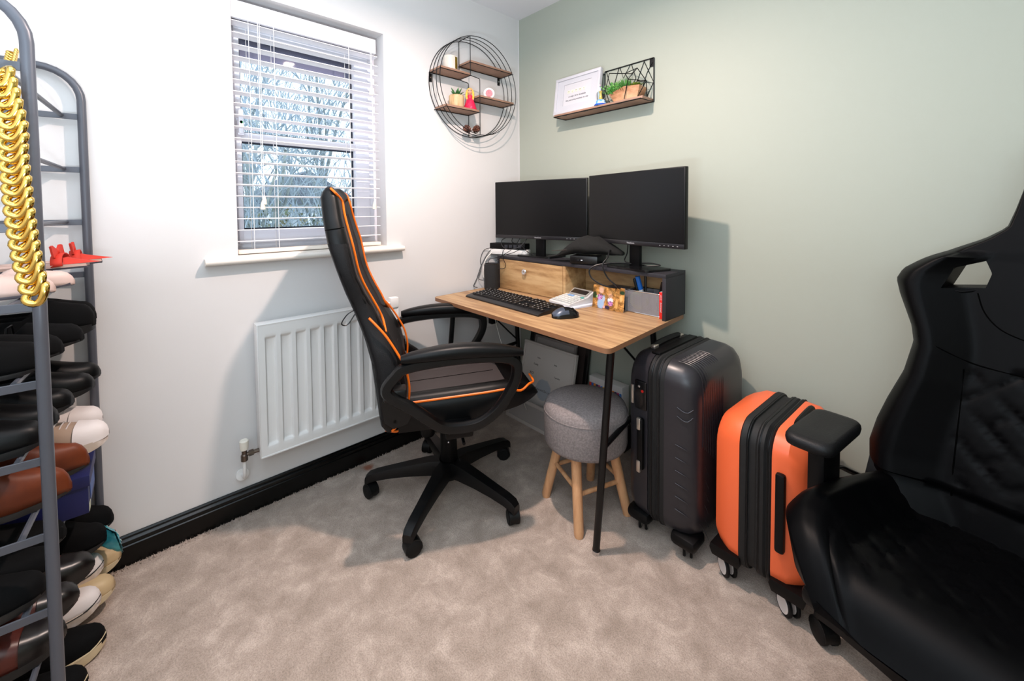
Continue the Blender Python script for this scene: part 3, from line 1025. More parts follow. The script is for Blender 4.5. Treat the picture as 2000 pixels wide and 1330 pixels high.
obj('knob', L3(G().lathe([(0, 0), (.006, 0), (.006, .008), (.0145, .010), (.0165, .014), (.0145, .0165), (.008, .0175), (0, .0145)], 24).xf(Matrix.Translation((.318, -.2665, .862)) @ Matrix.Rotation(PI / 2, 4, 'X'))), CHROME, dr)

# ================================================================== things on the desk
DZ = .7452
kb = thing('keyboard', 'black full size keyboard on the oak desk', 'keyboard', (.165, -.560, DZ), R(-2.2))
W_, D_ = .545, .163
prof = [(0, 0), (D_, 0), (D_, .022), (D_ - .004, .025), (.034, .017), (.006, .011), (0, .006)]
g = G()
rings = []
for i, x in enumerate((0, .006, W_ - .006, W_)):
    s = .9 if i in (0, 3) else 1
    rings.append([(x, y, z * s) for y, z in prof])
g.loft(rings)
obj('case', g, M('keyboard_black', '#121214', 0.38, bump=(60, .05, .001)), kb)
KEY = M('keycap_black', '#0e0e10', 0.45)
LEG = M('key_legend', '#d8d8d8', 0.6)
kmesh = {}
rowsK = [
    [(i * 1.0 + (0 if i == 0 else .6 + .35 * ((i - 1) // 4)), 1) for i in range(13)] + [(15.3, 1), (16.3, 1), (17.3, 1)],
    [(i, 1) for i in range(13)] + [(13, 2), (15.3, 1), (16.3, 1), (17.3, 1), (18.6, 1), (19.6, 1), (20.6, 1), (21.6, 1)],
    [(0, 1.5)] + [(1.5 + i, 1) for i in range(12)] + [(13.5, 1.5), (15.3, 1), (16.3, 1), (17.3, 1), (18.6, 1), (19.6, 1), (20.6, 1)],
    [(0, 1.75)] + [(1.75 + i, 1) for i in range(11)] + [(12.75, 2.25), (18.6, 1), (19.6, 1), (20.6, 1), (21.6, 1)],
    [(0, 1.25)] + [(1.25 + i, 1) for i in range(11)] + [(12.25, 2.75), (16.3, 1), (18.6, 1), (19.6, 1), (20.6, 1)],
    [(0, 1.25), (1.25, 1.25), (2.5, 1.25), (3.75, 6.25), (10, 1.25), (11.25, 1.25), (12.5, 1.25), (13.75, 1.25), (15.3, 1), (16.3, 1), (17.3, 1), (18.6, 2), (20.6, 1), (21.6, 1)]]
U = .0232
V_ = .0205
for r_, row in enumerate(rowsK):
    yy = D_ - .018 - r_ * V_ - (.004 if r_ else 0)
    zz = .017 + (yy - .034) * .0625
    for x, w in row:
        if w not in kmesh:
            kw, kd = w * U - .003, V_ - .003
            g = G().loft([[(-kw / 2 * s, -kd / 2 * s, z), (kw / 2 * s, -kd / 2 * s, z), (kw / 2 * s, kd / 2 * s, z), (-kw / 2 * s, kd / 2 * s, z)] for s, z in ((1, 0), (.86, .0065))])
            k_ = obj('key', g, KEY, kb, (0, 0, 0), smooth=0)
            lg = obj('key_legend', G().box(-.0045, -.0005, .000, .0035, .0064, .0068) if w < 3 else G().box(-.0008, .0008, -.0005, .0005, .0064, .0066), LEG, k_, smooth=0)
            kmesh[w] = (k_, lg)
            k_.location = (.018 + (x + w / 2) * U, yy, zz)
        else:
            k_ = same(kmesh[w][0], kb, (.018 + (x + w / 2) * U, yy, zz))
            same(kmesh[w][1], k_)
ms = thing('computer_mouse', 'black and slate grey wireless mouse on the desk', 'mouse', (.792, -.500, DZ), R(62))
def mouse_surf(s0, s1, w0, w1, off):
    rows = []
    for i in range(13):
        u = s0 + (s1 - s0) * i / 12
        x = -.062 + .124 * u
        hw = .036 * (1 - abs(2 * u - 1) ** 3.2) ** .5 * (1 - .12 * math.sin(PI * u)) + .0005
        hh = .040 * math.sin(PI * min(max(u * .86 + .08, 0), 1)) ** .75
        rows.append([(x + .0, hw * math.cos(PI * (w0 + (w1 - w0) * k / 14)) * (1 + off), .003 + max(hh, .001) * math.sin(PI * (w0 + (w1 - w0) * k / 14)) ** .8 * (1 + off)) for k in range(15)])
    return G().grid(rows)
obj('shell', mouse_surf(0, 1, 0, 1, 0), M('mouse_black', '#0d0d0f', 0.25), ms, smooth=60)
obj('palm_cover', mouse_surf(.02, .55, .10, .90, .012), M('mouse_slate', '#4a5160', 0.28, 0.3), ms, smooth=60)
obj('button', mouse_surf(.42, .98, .25, .75, .018), MATS['mouse_black'], ms, smooth=60)
obj('scroll_wheel', G().lathe([(.006, -.003), (.008, -.002), (.008, .002), (.006, .003)], 16, (.032, 0, .030), 'y'), RUBBER, ms)
obj('underside', G().lathe([(0, 0), (.034, 0), (.034, .003), (0, .003)], 24).xf(Matrix.Diagonal((1.75, 1.0, 1, 1))), BLACKP, ms)

sp = thing('smart_speaker', 'black cylindrical speaker in front of the drawer', 'speaker', (.090, -.318, DZ))
obj('body', G().lathe([(0, 0), (.038, 0), (.0425, .004), (.0425, .140), (.040, .1445), (0, .1445)], 36), M('speaker_fabric', '#161617', 0.85, bump=(900, .5, .001)), sp)
obj('top_ring', G().lathe([(.0405, .1440), (.0415, .1465), (.039, .148), (.036, .1470), (.036, .1440)], 36), M('satin_black', '#1c1c1e', 0.3), sp)
for i in range(4):
    a = i * PI / 2 + .4
    obj('button', G().lathe([(0, .1445), (.004, .1445), (.0035, .1458), (0, .146)], 12, (.022 * math.cos(a), .022 * math.sin(a), 0)), RUBBER, sp)

cal = thing('calculator', 'white desktop calculator with a tilted screen', 'calculator', (.655, -.285, DZ + .010), R(-8))
CW = M('calc_white', '#cdcac8', 0.4)
g = G().loft([[(x, y, z) for y, z in ((-.085, 0), (.09, 0), (.09, .045), (.080, .049), (.035, .026), (-.078, .010), (-.085, .006))] for x in (-.072, -.070, .070, .072)])
obj('body', g, CW, cal)
scr = obj('display_bezel', G().rbox(-.060, .060, -.024, .024, 0, .003, .001), M('calc_grey', '#9a9690', 0.4), cal, (0, .057, .0385), (R(27), 0, 0))
obj('display', G().rbox(-.052, .052, -.016, .014, .0028, .0042, .0006), M('lcd_dark', '#2e2826', 0.15), scr)
kc = [M('calc_key_grey', '#c9cac6', 0.5), M('calc_key_blue', '#7fa6d4', 0.5), M('calc_key_teal', '#5fa59c', 0.5), M('calc_key_white', '#dcdad4', 0.5)]
for r_ in range(5):
    for c_ in range(6):
        m_ = kc[1] if (r_ == 4 and c_ in (1, 2)) else kc[2] if (r_ == 4 and c_ == 5) else kc[0] if c_ > 3 or r_ == 0 else kc[3]
        y = -.066 + .0205 * r_
        k_ = obj('key', G().rbox(-.0085, .0085, -.0075, .0075, 0, .005, .0015), m_, cal, (-.055 + .022 * c_, y, .0105 + (y + .078) * .14), (R(8), 0, 0))
nt_ = thing('notepad', 'thin pile of white paper under the calculator', 'paper', (.672, -.285, DZ), R(-10))
for k in range(3):
    obj('sheet', G().box(-.078, .078, -.092, .085, .0002 + k * .003, .0030 + k * .003), M('paper_blue_white', '#dfe2ee', 0.7), nt_, rot=(0, 0, R((0, 1.5, -1.2)[k])), smooth=0)

def photo_col(u, v):
    n1 = noise.noise((u * 9, v * 7, 1.3))
    n2 = noise.noise((u * 26 + v * 14, v * 20 - u * 8, 4.1))
    base = Vector((.23, .105, .025)) + Vector((.50, .25, .075)) * max(0, n1 + .30 + .75 * n2)
    if v < .12:
        base *= .7

    def blob(cx, cy, rx_, ry_, col, soft=.35):
        nonlocal base
        d = math.sqrt(((u - cx) / rx_) ** 2 + ((v - cy) / ry_) ** 2)
        k = min(max((1 - d) / soft, 0), 1)
        base = base.lerp(Vector(col), k)
    blob(.06, .55, .09, .18, (.02, .04, .012))
    blob(.93, .80, .10, .10, (.02, .05, .02))
    # two children holding bunches of pink flowers
    blob(.27, .22, .13, .28, (.32, .46, .66))
    blob(.27, .86, .10, .12, (.55, .36, .22))
    blob(.27, .77, .085, .14, (.80, .45, .32))
    blob(.24, .50, .13, .14, (.62, .26, .62) if n2 > -.12 else (.10, .10, .05))
    blob(.13, .50, .035, .05, (.20, .5, .12))
    blob(.36, .45, .05, .18, (.42, .50, .62))
    blob(.56, .74, .10, .11, (.50, .27, .10))
    blob(.57, .60, .085, .12, (.72, .38, .22))
    blob(.57, .42, .11, .12, (.75, .74, .76) if n2 > -.25 else (.3, .3, .33))
    blob(.58, .28, .09, .13, (.66, .24, .55) if n2 > -.1 else (.12, .08, .2))
    blob(.48, .10, .10, .10, (.03, .02, .05))
    blob(.38, .09, .04, .06, (.8, .4, .4))
    blob(.77, .30, .05, .25, (.62, .36, .12))
    blob(.90, .55, .05, .16, (.70, .42, .16))
    for cx in (.245, .29):
        blob(cx, .79, .012, .014, (.1, .05, .04), 1)
    for cx in (.555, .59):
        blob(cx, .62, .011, .012, (.1, .05, .04), 1)
    return (base.x, base.y, base.z, 1)


ph = thing('photo_print', 'colour photo print of two children with pink flowers leaning on the organiser', 'photo', (.846, -.268, DZ), (R(-7), 0, R(2)))
colour_grid('picture', .163, .106, 110, 76, photo_col, ph, (0, -.0006, .0005), (0, 0, 0))
obj('card', G().box(-.0815, .0815, -.0003, .0010, .0004, .1065), MATS['white_paper'], ph, smooth=0)

og = thing('mesh_organiser', 'silver wire mesh desk organiser holding pens in the shelf unit', 'organiser', (1.005, -.175, DZ))
MESHM = M('silver_mesh', '#b9bac2', 0.4, 0.4)
g = G()
def meshwall(p0, p1, h, n, m_):
    p0, p1 = Vector(p0), Vector(p1)
    t = (p1 - p0).normalized() * .0009
    for i in range(n + 1):
        q = p0.lerp(p1, i / n)
        g.add([q - t, q + t, q + t + Vector((0, 0, h)), q - t + Vector((0, 0, h))], [(0, 1, 2, 3)])
    for j in range(m_ + 1):
        z = Vector((0, 0, h * j / m_))
        s = Vector((0, 0, .0007))
        g.add([p0 + z - s, p1 + z - s, p1 + z + s, p0 + z + s], [(0, 1, 2, 3)])
a_, b_ = (-.090, -.055), (.078, .050)
cn4 = [(a_[0], a_[1], .004), (b_[0], a_[1], .004), (b_[0], b_[1], .004), (a_[0], b_[1], .004)]
for i in range(4):
    L_ = 56 if i % 2 == 0 else 36
    meshwall(cn4[i], cn4[(i + 1) % 4], .092, L_, 30)
meshwall((-.01, -.055, .004), (-.01, .05, .004), .092, 36, 30)
mm = obj('mesh_walls', g, MESHM, og, smooth=0, fix=False)
for z in (.003, .098):
    g = G().tube([(x, y, z) for x, y in quad_slab([(a_[0], a_[1]), (b_[0], a_[1]), (b_[0], b_[1]), (a_[0], b_[1])], 0, 0, .012)], .0022, 6, closed=True)
    obj('rim', g, CHROME, og)
obj('tray', G().box(a_[0], b_[0], a_[1], b_[1], .001, .003), MESHM, og, smooth=0)
def pen(loc, rot, col, cap, lb, L_=.135, r_=.0055):
    t = thing('pen', lb, 'pen', loc, rot, 'pens in the mesh organiser')
    obj('barrel', G().lathe([(.001, 0), (r_ * .9, .012), (r_, .02), (r_, L_ * .62)], 10), M('pen_' + col, col, 0.4), t)
    obj('cap', G().lathe([(r_ * 1.08, L_ * .60), (r_ * 1.15, L_ * .62), (r_ * 1.1, L_), (0, L_ * 1.01)], 10), M('pen_' + cap, cap, 0.3), t)
pen((.985, -.175, DZ + .012), (R(8), R(-12), 0), '#e8e8ea', '#1f6fd0', 'thick blue capped marker pen standing in the organiser', .150, .0095)
pen((.962, -.165, DZ + .012), (R(4), R(-16), 0), '#141414', '#141414', 'thin black pen leaning left of the blue marker', .135)
pen((.972, -.155, DZ + .012), (R(-6), R(-4), 0), '#141414', '#202024', 'black pen standing just behind the blue marker', .150)
pen((1.035, -.160, DZ + .012), (R(10), R(14), 0), '#1a1a1c', '#101012', 'black pen leaning right towards the red book', .135, .007)
st = thing('stapler', 'black stapler standing on end in the organiser', 'stapler', (1.050, -.170, DZ + .010), (0, R(12), 0))
obj('body', G().rbox(-.014, .014, -.016, .016, 0, .118, .006).rbox(-.020, -.010, -.014, .014, .02, .110, .003), M('stapler_black', '#151516', 0.35), st)
tape = thing('tape_roll', 'roll of yellow green tape behind the organiser mesh', 'tape', (.957, -.185, DZ + .050))
obj('roll', G().lathe([(.026, -.010), (.042, -.010), (.042, .010), (.026, .010), (.026, -.010)], 30, (0, 0, 0), 'y'), M('tape_lime', '#a3a83a', 0.35), tape)
gc = thing('grey_case', 'slim dark case with an orange edge lying behind the photo print', 'case', (.862, -.180, DZ + .0), R(3))
obj('lid', G().rbox(-.060, .060, -.035, .035, .088, .098, .004), M('slate_plastic', '#33363f', 0.3), gc)
obj('orange_edge', G().rbox(-.056, .056, -.033, .033, .070, .088, .003), M('burnt_orange', '#b45a1c', 0.5), gc)
obj('box_body', G().rbox(-.056, .056, -.033, .033, 0, .070, .003), BLACKP, gc)
bk = thing('book', 'slim red book standing against the graphite side panel', 'book', (1.091, -.170, DZ))
obj('cover', G().rbox(-.0085, .0085, -.075, .070, 0, .112, .001), M('red_cover', '#d8201b', 0.45), bk)
obj('pages', G().box(-.0068, .0068, -.072, .0705, .1115, .1125), MATS['white_paper'], bk, smooth=0)
t_ = text('spine_text', 'ACC   Animated', .0105, MATS['white_paper'], bk, (0, 0, 0), (0, 0, 0))
t_.matrix_local = Matrix.Translation((-.0035, -.0756, .100)) @ Matrix.Rotation(PI / 2, 4, 'X') @ Matrix.Rotation(-PI / 2, 4, 'Z')

# ---------------------------------------------------------------- monitors
SCR = M('screen_off', '#070708', 0.35, spec=0.3)
BEZ = M('bezel_black', '#0a0a0b', 0.4, spec=.3)
def monitor(cx, cy, rz, w, zb, h, lb, base_dx, base_dy, brot):
    t = thing('monitor', lb, 'monitor', (cx + base_dx, cy + base_dy, HZ + .0003), 0, 'pair of monitors')
    lx, ly = -base_dx, -base_dy
    zb -= HZ
    mt = TR((lx, ly, 0), (0, 0, rz))
    obj('housing', G().rbox(-w / 2, w / 2, 0, .022, zb, zb + h, .003).rbox(-w / 2 + .08, w / 2 - .08, .02, .05, zb + .03, zb + h - .05, .01).xf(mt), BEZ, t)
    obj('screen', G().box(-w / 2 + .006, w / 2 - .006, -.0006, .001, zb + .022, zb + h - .006).xf(mt), SCR, t, smooth=0)
    obj('chin', G().rbox(-w / 2 + .002, w / 2 - .002, -.0022, .002, zb + .001, zb + .020, .0008).xf(mt), M('chin_black', '#1b1a1d', 0.3), t)
    x = text('maker_name', 'ViewSonic', .0105, M('logo_silver', '#b8b8bc', 0.4), t, (0, 0, 0), (0, 0, 0), align='CENTER')
    x.matrix_local = mt @ Matrix.Translation((0, -.0024, zb + .0065)) @ Matrix.Rotation(PI / 2, 4, 'X')
    for k in range(5):
        obj('button_mark', G().box(-.003, .003, -.0026, -.002, -.0008, .0008).xf(mt @ Matrix.Translation((w / 2 - .115 + .021 * k, 0, zb + .010))), MATS['logo_silver'], t, smooth=0)
    obj('stand_neck', G().rbox(-.029, .029, .022, .042, .006, zb + .12, .004).xf(TR((lx, ly, 0), (0, 0, rz)) ), BLACKP, t)
    obj('stand_base', G().prism(quad_slab([(-.125, -.075), (.105, -.085), (.135, .055), (-.10, .065)], 0, 0, .02), 0, .009).xf(TR((0, 0, 0), (0, 0, brot))), M('base_gloss', '#0d0d0f', 0.25), t)
monitor(.331, -.180, R(12.5), .592, 1.036, .330, 'left black monitor switched off on the shelf unit', -.02, .05, R(10))
monitor(.920, -.195, R(-10.5), .545, 1.040, .330, 'right black monitor switched off on the shelf unit', .030, .012, R(-6))

# ---------------------------------------------------------------- clutter on the shelf unit
el = thing('extension_lead', 'white extension socket lying at the left end of the shelf unit', 'extension lead', (.115, -.185, HZ + .0003), R(22))
obj('body', G().rbox(-.135, .115, -.030, .030, .0, .032, .006), M('lead_white', '#e9e6e3', 0.4), el)
for k in range(3):
    obj('socket_hole', G().rbox(-.095 + .07 * k, -.055 + .07 * k, -.016, .016, .0305, .033, .001), M('socket_grey', '#c9c7c6', 0.5), el)
hb = thing('black_adapter', 'black network box lying on the white extension socket', 'adapter', (.070, -.200, HZ + .0335), R(18))
obj('body', G().rbox(-.085, .155, -.030, .035, 0, .034, .004), BLACKP, hb)
for k in range(4):
    obj('port', G().rbox(.02 + k * .03, .042 + k * .03, -.0315, -.028, .008, .026, .001), M('port_dark', '#2a2c33', 0.3), hb)
mp = thing('mini_computer', 'small black computer box between the monitors', 'computer', (.685, -.195, HZ + .0003), R(17))
obj('body', G().rbox(-.070, .070, -.070, .070, 0.002, .043, .006), M('mini_black', '#0c0c0d', 0.3), mp)
obj('status_light', G().box(-.012, -.004, -.0712, -.0698, .020, .024), M('white_light', '#e8f0ff', 0.3), mp, smooth=0)
obj('port', G().box(-.030, -.022, -.0712, -.0698, .020, .024), MATS['port_dark'], mp, smooth=0)
obj('rubber_foot', G().box(-.05, .05, -.05, .05, 0, .002), RUBBER, mp, smooth=0)
bag = thing('fabric_pouch', 'crumpled black fabric pouch lying on the small computer', 'pouch', (.690, -.185, HZ + .045), R(14))
POU = M('black_fabric', '#0b0a08', 0.9, bump=(40, .5, .004))
g = G()
rings = []
for i in range(17):
    u = i / 16
    x = -.235 + .40 * u
    hw = .018 + .055 * math.sin(PI * min(1, max(0, (u - .12) / .9))) ** .8 if u > .12 else .010 + .008 * u / .12
    hh = .008 + .058 * math.sin(PI * min(1, max(0, (u - .15) / .88))) ** 1.1 if u > .15 else .007
    zc = -.030 + .032 * min(1, u / .45)
    ring = []
    for k in range(18):
        a = 2 * PI * k / 18
        nn = 1 + .16 * noise.noise((x * 22, math.cos(a) * 2, math.sin(a) * 2))
        ring.append((x, math.cos(a) * hw * nn, zc + hh * .5 + math.sin(a) * hh * nn * (.5 if math.sin(a) < 0 else .85)))
    rings.append(ring)
g.loft(rings)
g.v = [(p_[0], p_[1], max(p_[2], -.001) if p_[0] > -.075 else max(p_[2], -.036)) for p_ in g.v]
obj('body', g, POU, bag, smooth=60)
obj('zip', G().tube([(x, -.045 - .012 * math.sin((x + .2) * 9), .012 + .10 * (x + .19)) for x in [-.19 + .02 * k for k in range(12)]], .0016, 5), M('zip_brown', '#3a2e26', 0.5), bag)

CB = M('cable_black', '#0c0c0e', 0.4)
CWH = M('cable_white', '#e4dfd8', 0.5)
def cable(pts, r_, lb, mat=CB, group='desk cables'):
    o = obj('cable', G().tube(bez(pts, 8), r_, 7), mat, None)
    tag(o, lb, 'cable', group)
    return o
H_ = HZ + .003
cable([(.020, -.21, .985), (.010, -.27, .95), (.004, -.32, .88), (.006, -.36, .80), (.008, -.385, .760), (.010, -.36, .7475)], .0022, 'black cable running down the white wall left of the speaker')
cable([(.013, -.20, .962), (.022, -.26, .945), (.012, -.30, .90), (.010, -.315, .82), (.02, -.30, .78), (.03, -.27, .749)], .0035, 'white cable curving down the wall behind the speaker', CWH)
cable([(.03, -.245, .975), (.006, -.30, .965), (.004, -.33, .91), (.012, -.33, .86), (.010, -.35, .80), (.035, -.335, .79)], .0018, 'thin black cable looping in and out left of the speaker')
cable([(.12, -.24, .975), (.14, -.275, .955), (.15, -.282, .925), (.165, -.276, .89), (.150, -.274, .865), (.127, -.30, .865)], .0018, 'black cable hanging over the drawer beside the speaker')
cable([(.17, -.235, .97), (.15, -.275, .945), (.10, -.285, .925), (.055, -.28, .915), (.035, -.29, .905), (.025, -.30, .86)], .0018, 'black cable slung along the front edge of the shelf unit')
cable([(.20, -.20, .97), (.19, -.245, .955), (.15, -.28, .94), (.115, -.282, .918), (.09, -.285, .905)], .0018, 'black cable dropping from the socket onto the speaker')
cable([(.12, -.16, 1.05), (.06, -.20, 1.025), (.10, -.245, .995), (.17, -.255, .975), (.23, -.22, .995), (.25, -.17, 1.05)], .0022, 'grey black cable looping under the left monitor', M('cable_grey', '#2a2a2c', 0.4))
cable([(.10, -.15, 1.05), (.12, -.18, 1.01), (.20, -.19, 1.0), (.25, -.18, .96), (.30, -.15, .945), (.335, -.14, 1.0)], .002, 'black cable from the left monitor to its stand')
cable([(.17, -.15, 1.05), (.165, -.18, 1.01), (.16, -.19, .995)], .0022, 'short black cable plugged into the network box')
cable([(.885, -.16, 1.06), (.875, -.15, 1.0), (.855, -.14, .96), (.90, -.155, .953), (1.0, -.165, .962), (1.05, -.175, .958), (1.0, -.20, .953)], .0028, 'black cable curling round the right monitor stand')
cable([(.80, -.16, 1.00), (.825, -.22, 1.01), (.845, -.265, .985), (.838, -.295, .95), (.86, -.292, .90), (.895, -.285, .87), (.905, -.27, .853), (.895, -.235, .847)], .0036, 'thick black cable hanging over the front of the shelf unit')
cable([(.95, -.13, .945), (.87, -.20, .955), (.80, -.262, .948), (.765, -.290, .925), (.775, -.295, .89), (.82, -.292, .865), (.862, -.285, .855), (.89, -.25, .849)], .0036, 'black cable forming a wide loop below the shelf unit top')
cable([(.012, -.34, .72), (.02, -.36, .60), (.03, -.36, .50), (.03, -.34, .36), (.05, -.30, .22), (.06, -.25, .10), (.05, -.2, .006)], .002, 'black cable hanging below the desk near the white wall')
cable([(.25, -.45, .71), (.27, -.44, .60), (.30, -.43, .50), (.32, -.40, .38), (.30, -.3, .2), (.28, -.2, .006)], .0018, 'pale cable hanging below the desk beside the chair', CWH)
so = thing('wall_socket', 'white double wall socket with a black plug under the desk', 'socket', (.0003, -.235, .54))
obj('faceplate', G().rbox(0, .010, -.073, .073, -.043, .043, .003), WHITE, so)
obj('plug', G().rbox(.010, .045, -.045, -.005, -.022, .022, .005), BLACKP, so)
obj('switch', G().rbox(.009, .013, .02, .032, .012, .030, .001), WHITE, so)

# ================================================================== stool under the desk
stl = thing('stool', 'round grey fabric stool with four pale wooden legs under the desk', 'stool', (.915, -.525, 0))
FELT = M('grey_felt', '#8c8280', 0.95, bump=(420, .5, .0015), vary=('#756c6a', 160, .35, .65))
cush = [(0, .272), (.150, .272), (.161, .277), (.165, .290), (.166, .395), (.164, .414), (.157, .430), (.140, .440), (.09, .448), (0, .451)]
obj('cushion', G().lathe(cush, 48), FELT, stl, smooth=60)
obj('seam', G().tube([(.1655 * math.cos(a * PI / 24), .1655 * math.sin(a * PI / 24), .406) for a in range(48)], .0016, 5, closed=True), FELT, stl)
BEECH = wood_mat('beech', '#d3a277', '#c59066', '#ac7a52', (9, 9, 1.6), 1.0)
lt = [(-.100, -.030), (.035, -.105), (.100, .040), (-.035, .100)]
lb_ = [(-.148, -.072), (.080, -.145), (.142, .082), (-.085, .150)]
for (a, b), (c_, d) in zip(lt, lb_):
    obj('leg', G().tube([(c_, d, 0.0), (c_, d, .012), ((a + c_) / 2, (b + d) / 2, .14), (a, b, .275)], [.0165, .0185, .0190, .0195], 16), BEECH, stl)
for i in range(4):
    j = (i + 1) % 4
    z = .135 if i % 2 else .150
    t = z / .275
    p0 = Vector((lb_[i][0] + (lt[i][0] - lb_[i][0]) * t, lb_[i][1] + (lt[i][1] - lb_[i][1]) * t, z))
    p1 = Vector((lb_[j][0] + (lt[j][0] - lb_[j][0]) * t, lb_[j][1] + (lt[j][1] - lb_[j][1]) * t, z))
    obj('rung', G().tube([p0, p1], .0085, 12), BEECH, stl)

# ================================================================== frames leaning under the desk
def leaning(name, lb, cat, x0, x1, yb, lean, h, fw_, fm, im, z=0, dy=.018):
    t = thing(name, lb, cat, ((x0 + x1) / 2, yb, z), (R(-lean), 0, 0), 'frames stored under the desk')
    w = x1 - x0
    g = G()
    for a, b, c_, d in ((-w / 2, w / 2, 0, fw_), (-w / 2, w / 2, h - fw_, h), (-w / 2, -w / 2 + fw_, fw_, h - fw_), (w / 2 - fw_, w / 2, fw_, h - fw_)):
        g.rbox(a, b, 0, dy, c_, d, .002)
    obj('frame', g, fm, t)
    p = obj('picture', G().box(-w / 2 + fw_ * .8, w / 2 - fw_ * .8, dy * .35, dy * .5, fw_ * .8, h - fw_ * .8), im, t, smooth=0)
    return t
BLF = M('black_frame', '#0b0a0a', 0.35)
leaning('picture_frame', 'large black picture frame leaning on the wall under the desk, rearmost', 'picture frame', .115, .565, -.105, 11, .50, .024, BLF, M('dark_picture', '#3b2f2c', 0.5))
leaning('picture_frame', 'grey fronted picture frame leaning behind the white certificate frame', 'picture frame', .19, .50, -.150, 12, .455, .012, M('grey_frame', '#8d8480', 0.5), M('grey_mount', '#a89f9a', 0.7))
lf = leaning('picture_frame', 'white framed keepsake print with round blue centre leaning under the desk', 'picture frame', .155, .548, -.205, 12.5, .430, .014, M('aged_white_frame', '#c9c1bb', 0.5), M('keepsake_paper', '#cfc8c2', 0.7), dy=.020)
def keep_col(u, v):
    c = Vector(lin('#cfc8c2')[:3])
    if math.hypot((u - .48) * 1.0, (v - .42) * 1.1) < .17:
        c = Vector(lin('#a9b0b9')[:3])
    return (c.x, c.y, c.z, 1)
colour_grid('keepsake_print', .33, .37, 60, 66, keep_col, lf, (0, .0065, .03), (0, 0, 0))
IK = M('ink_brown', '#4a403c', 0.7)
for s_, x, z, sz in (('Hello', -.07, .345, .012), ('Daddy', -.085, .305, .014), ('little', .06, .335, .012), ('You are So Loved', 0, .175, .019), ('xo', -.11, .25, .03), ('Twinkle', .08, .27, .013)):
    text('print_text', s_, sz, IK, lf, (x, .0056, z), (PI / 2, 0, 0), align='CENTER')
lw = leaning('picture_frame', 'wide white box frame standing low in front of the keepsake print', 'picture frame', .14, .60, -.262, 16, .125, .018, M('dusty_white_frame', '#bdb4ae', 0.5), M('dusty_picture', '#a39c98', 0.6))

mb = thing('marker_box', 'white box with a row of coloured markers on the floor behind the stool', 'marker box', (.715, -.062, .118), R(-4))
obj('box', G().rbox(-.105, .105, -.028, .028, 0, .205, .003), M('box_white', '#d9d6d4', 0.6), mb)
cols = ['#e0402c', '#2f63c8', '#e88a2c', '#3d3a6a', '#c83c7a', '#4a86d8', '#f0b32c', '#2f8a5a']
for k in range(14):
    obj('marker', G().tube([(-.095 + .0146 * k, -.030, .125), (-.095 + .0146 * k, -.030, .172)], .0060, 8), M('marker_' + cols[k % 8], cols[k % 8], 0.4), mb)
mbb = thing('storage_box', 'dark storage box standing on the carpet under the marker box', 'box', (.715, -.064, 0))
obj('body', G().rbox(-.115, .115, -.035, .035, 0, .110, .004), M('dark_box', '#1d1a19', 0.6), mbb)
obj('lid', G().rbox(-.118, .118, -.037, .037, .105, .1175, .003), M('dark_box_lid', '#2a2624', 0.6), mbb)

# ================================================================== suitcases
def rrect(x0, x1, y0, y1, r, n=6):
    pts = []
    for cx, cy, a0 in ((x1 - r, y1 - r, 0), (x0 + r, y1 - r, 90), (x0 + r, y0 + r, 180), (x1 - r, y0 + r, 270)):
        for k in range(n + 1):
            a = R(a0 + 90 * k / n)
            pts.append((cx + r * math.cos(a), cy + r * math.sin(a)))
    return pts
def shell(xs, outline, ins, sgn=1):
    """loft of rounded YZ outline along x; ins = inset at each x"""
    rings = []
    y0, y1, z0, z1, r = outline
    for x, i in zip(xs, ins):
        rr = max(r + i * .3, .01)
        rings.append([(x, p[0], p[1]) for p in rrect(y0 + i, y1 - i, z0 + i, z1 - i, rr)])
    return G().loft(rings)
def wheel(parent, c, r_, w, rim, ang=0):
    f = obj('caster_fork', G().rbox(c[0] - w * .75, c[0] + w * .75, c[1] - .014, c[1] + .014, c[2] + r_ * .6, c[2] + r_ + .018, .004), BLACKP, parent)
    m_ = TR(c, (0, 0, ang))
    for s in (-1, 1):
        dx = s * w * .85
        obj('wheel', G().lathe([(r_ * .5, -w * .35), (r_ * .92, -w * .35), (r_, -w * .2), (r_, w * .2), (r_ * .92, w * .35), (r_ * .5, w * .35), (.001, w * .3), (.001, -w * .3)], 24, (dx, 0, 0), 'x').xf(m_), RUBBER, f)
        obj('wheel_rim', G().lathe([(r_ * .42, -w * .40), (r_ * .74, -w * .44), (r_ * .74, w * .44), (r_ * .42, w * .40)], 22, (dx, 0, 0), 'x').xf(m_), rim, f)

g1 = thing('suitcase', 'large graphite grey hard shell suitcase standing beside the stool', 'suitcase', (1.225, -.29, 0), R(-1.5))
GS = M('graphite_shell', '#29272b', 0.32, 0.1, spec=.45)
RIMM = M('wheel_rim', '#8f8a86', 0.4, 0.5)
Y0, Y1, Z0, Z1 = -.215, .225, .055, .672
obj('left_shell', shell([-.135, -.132, -.118, -.095, -.045], (Y0, Y1, Z0, Z1, .075), [.045, .030, .012, .003, 0]), GS, g1, smooth=45)
obj('right_shell', shell([.018, .07, .098, .118, .128, .131], (Y0, Y1, Z0, Z1, .075), [0, .003, .010, .024, .040, .052]), GS, g1, smooth=45)
zb = obj('zip_band', shell([-.046, -.040, -.020, -.014, -.008, .014, .020], (Y0 + .004, Y1 - .004, Z0 + .004, Z1 - .004, .072), [0, -.003, -.003, .002, -.003, -.003, 0]), M('zip_tape', '#0a0a0b', 0.7), g1, smooth=35)
for x in (-.030, -.001):
    obj('zip_line', G().tube([(x, p[0], p[1]) for p in rrect(Y0 + .0005, Y1 - .0005, Z0 + .0005, Z1 - .0005, .072, 8)], .0028, 6, closed=True), M('zip_teeth', '#19191a', 0.35, .5), zb)
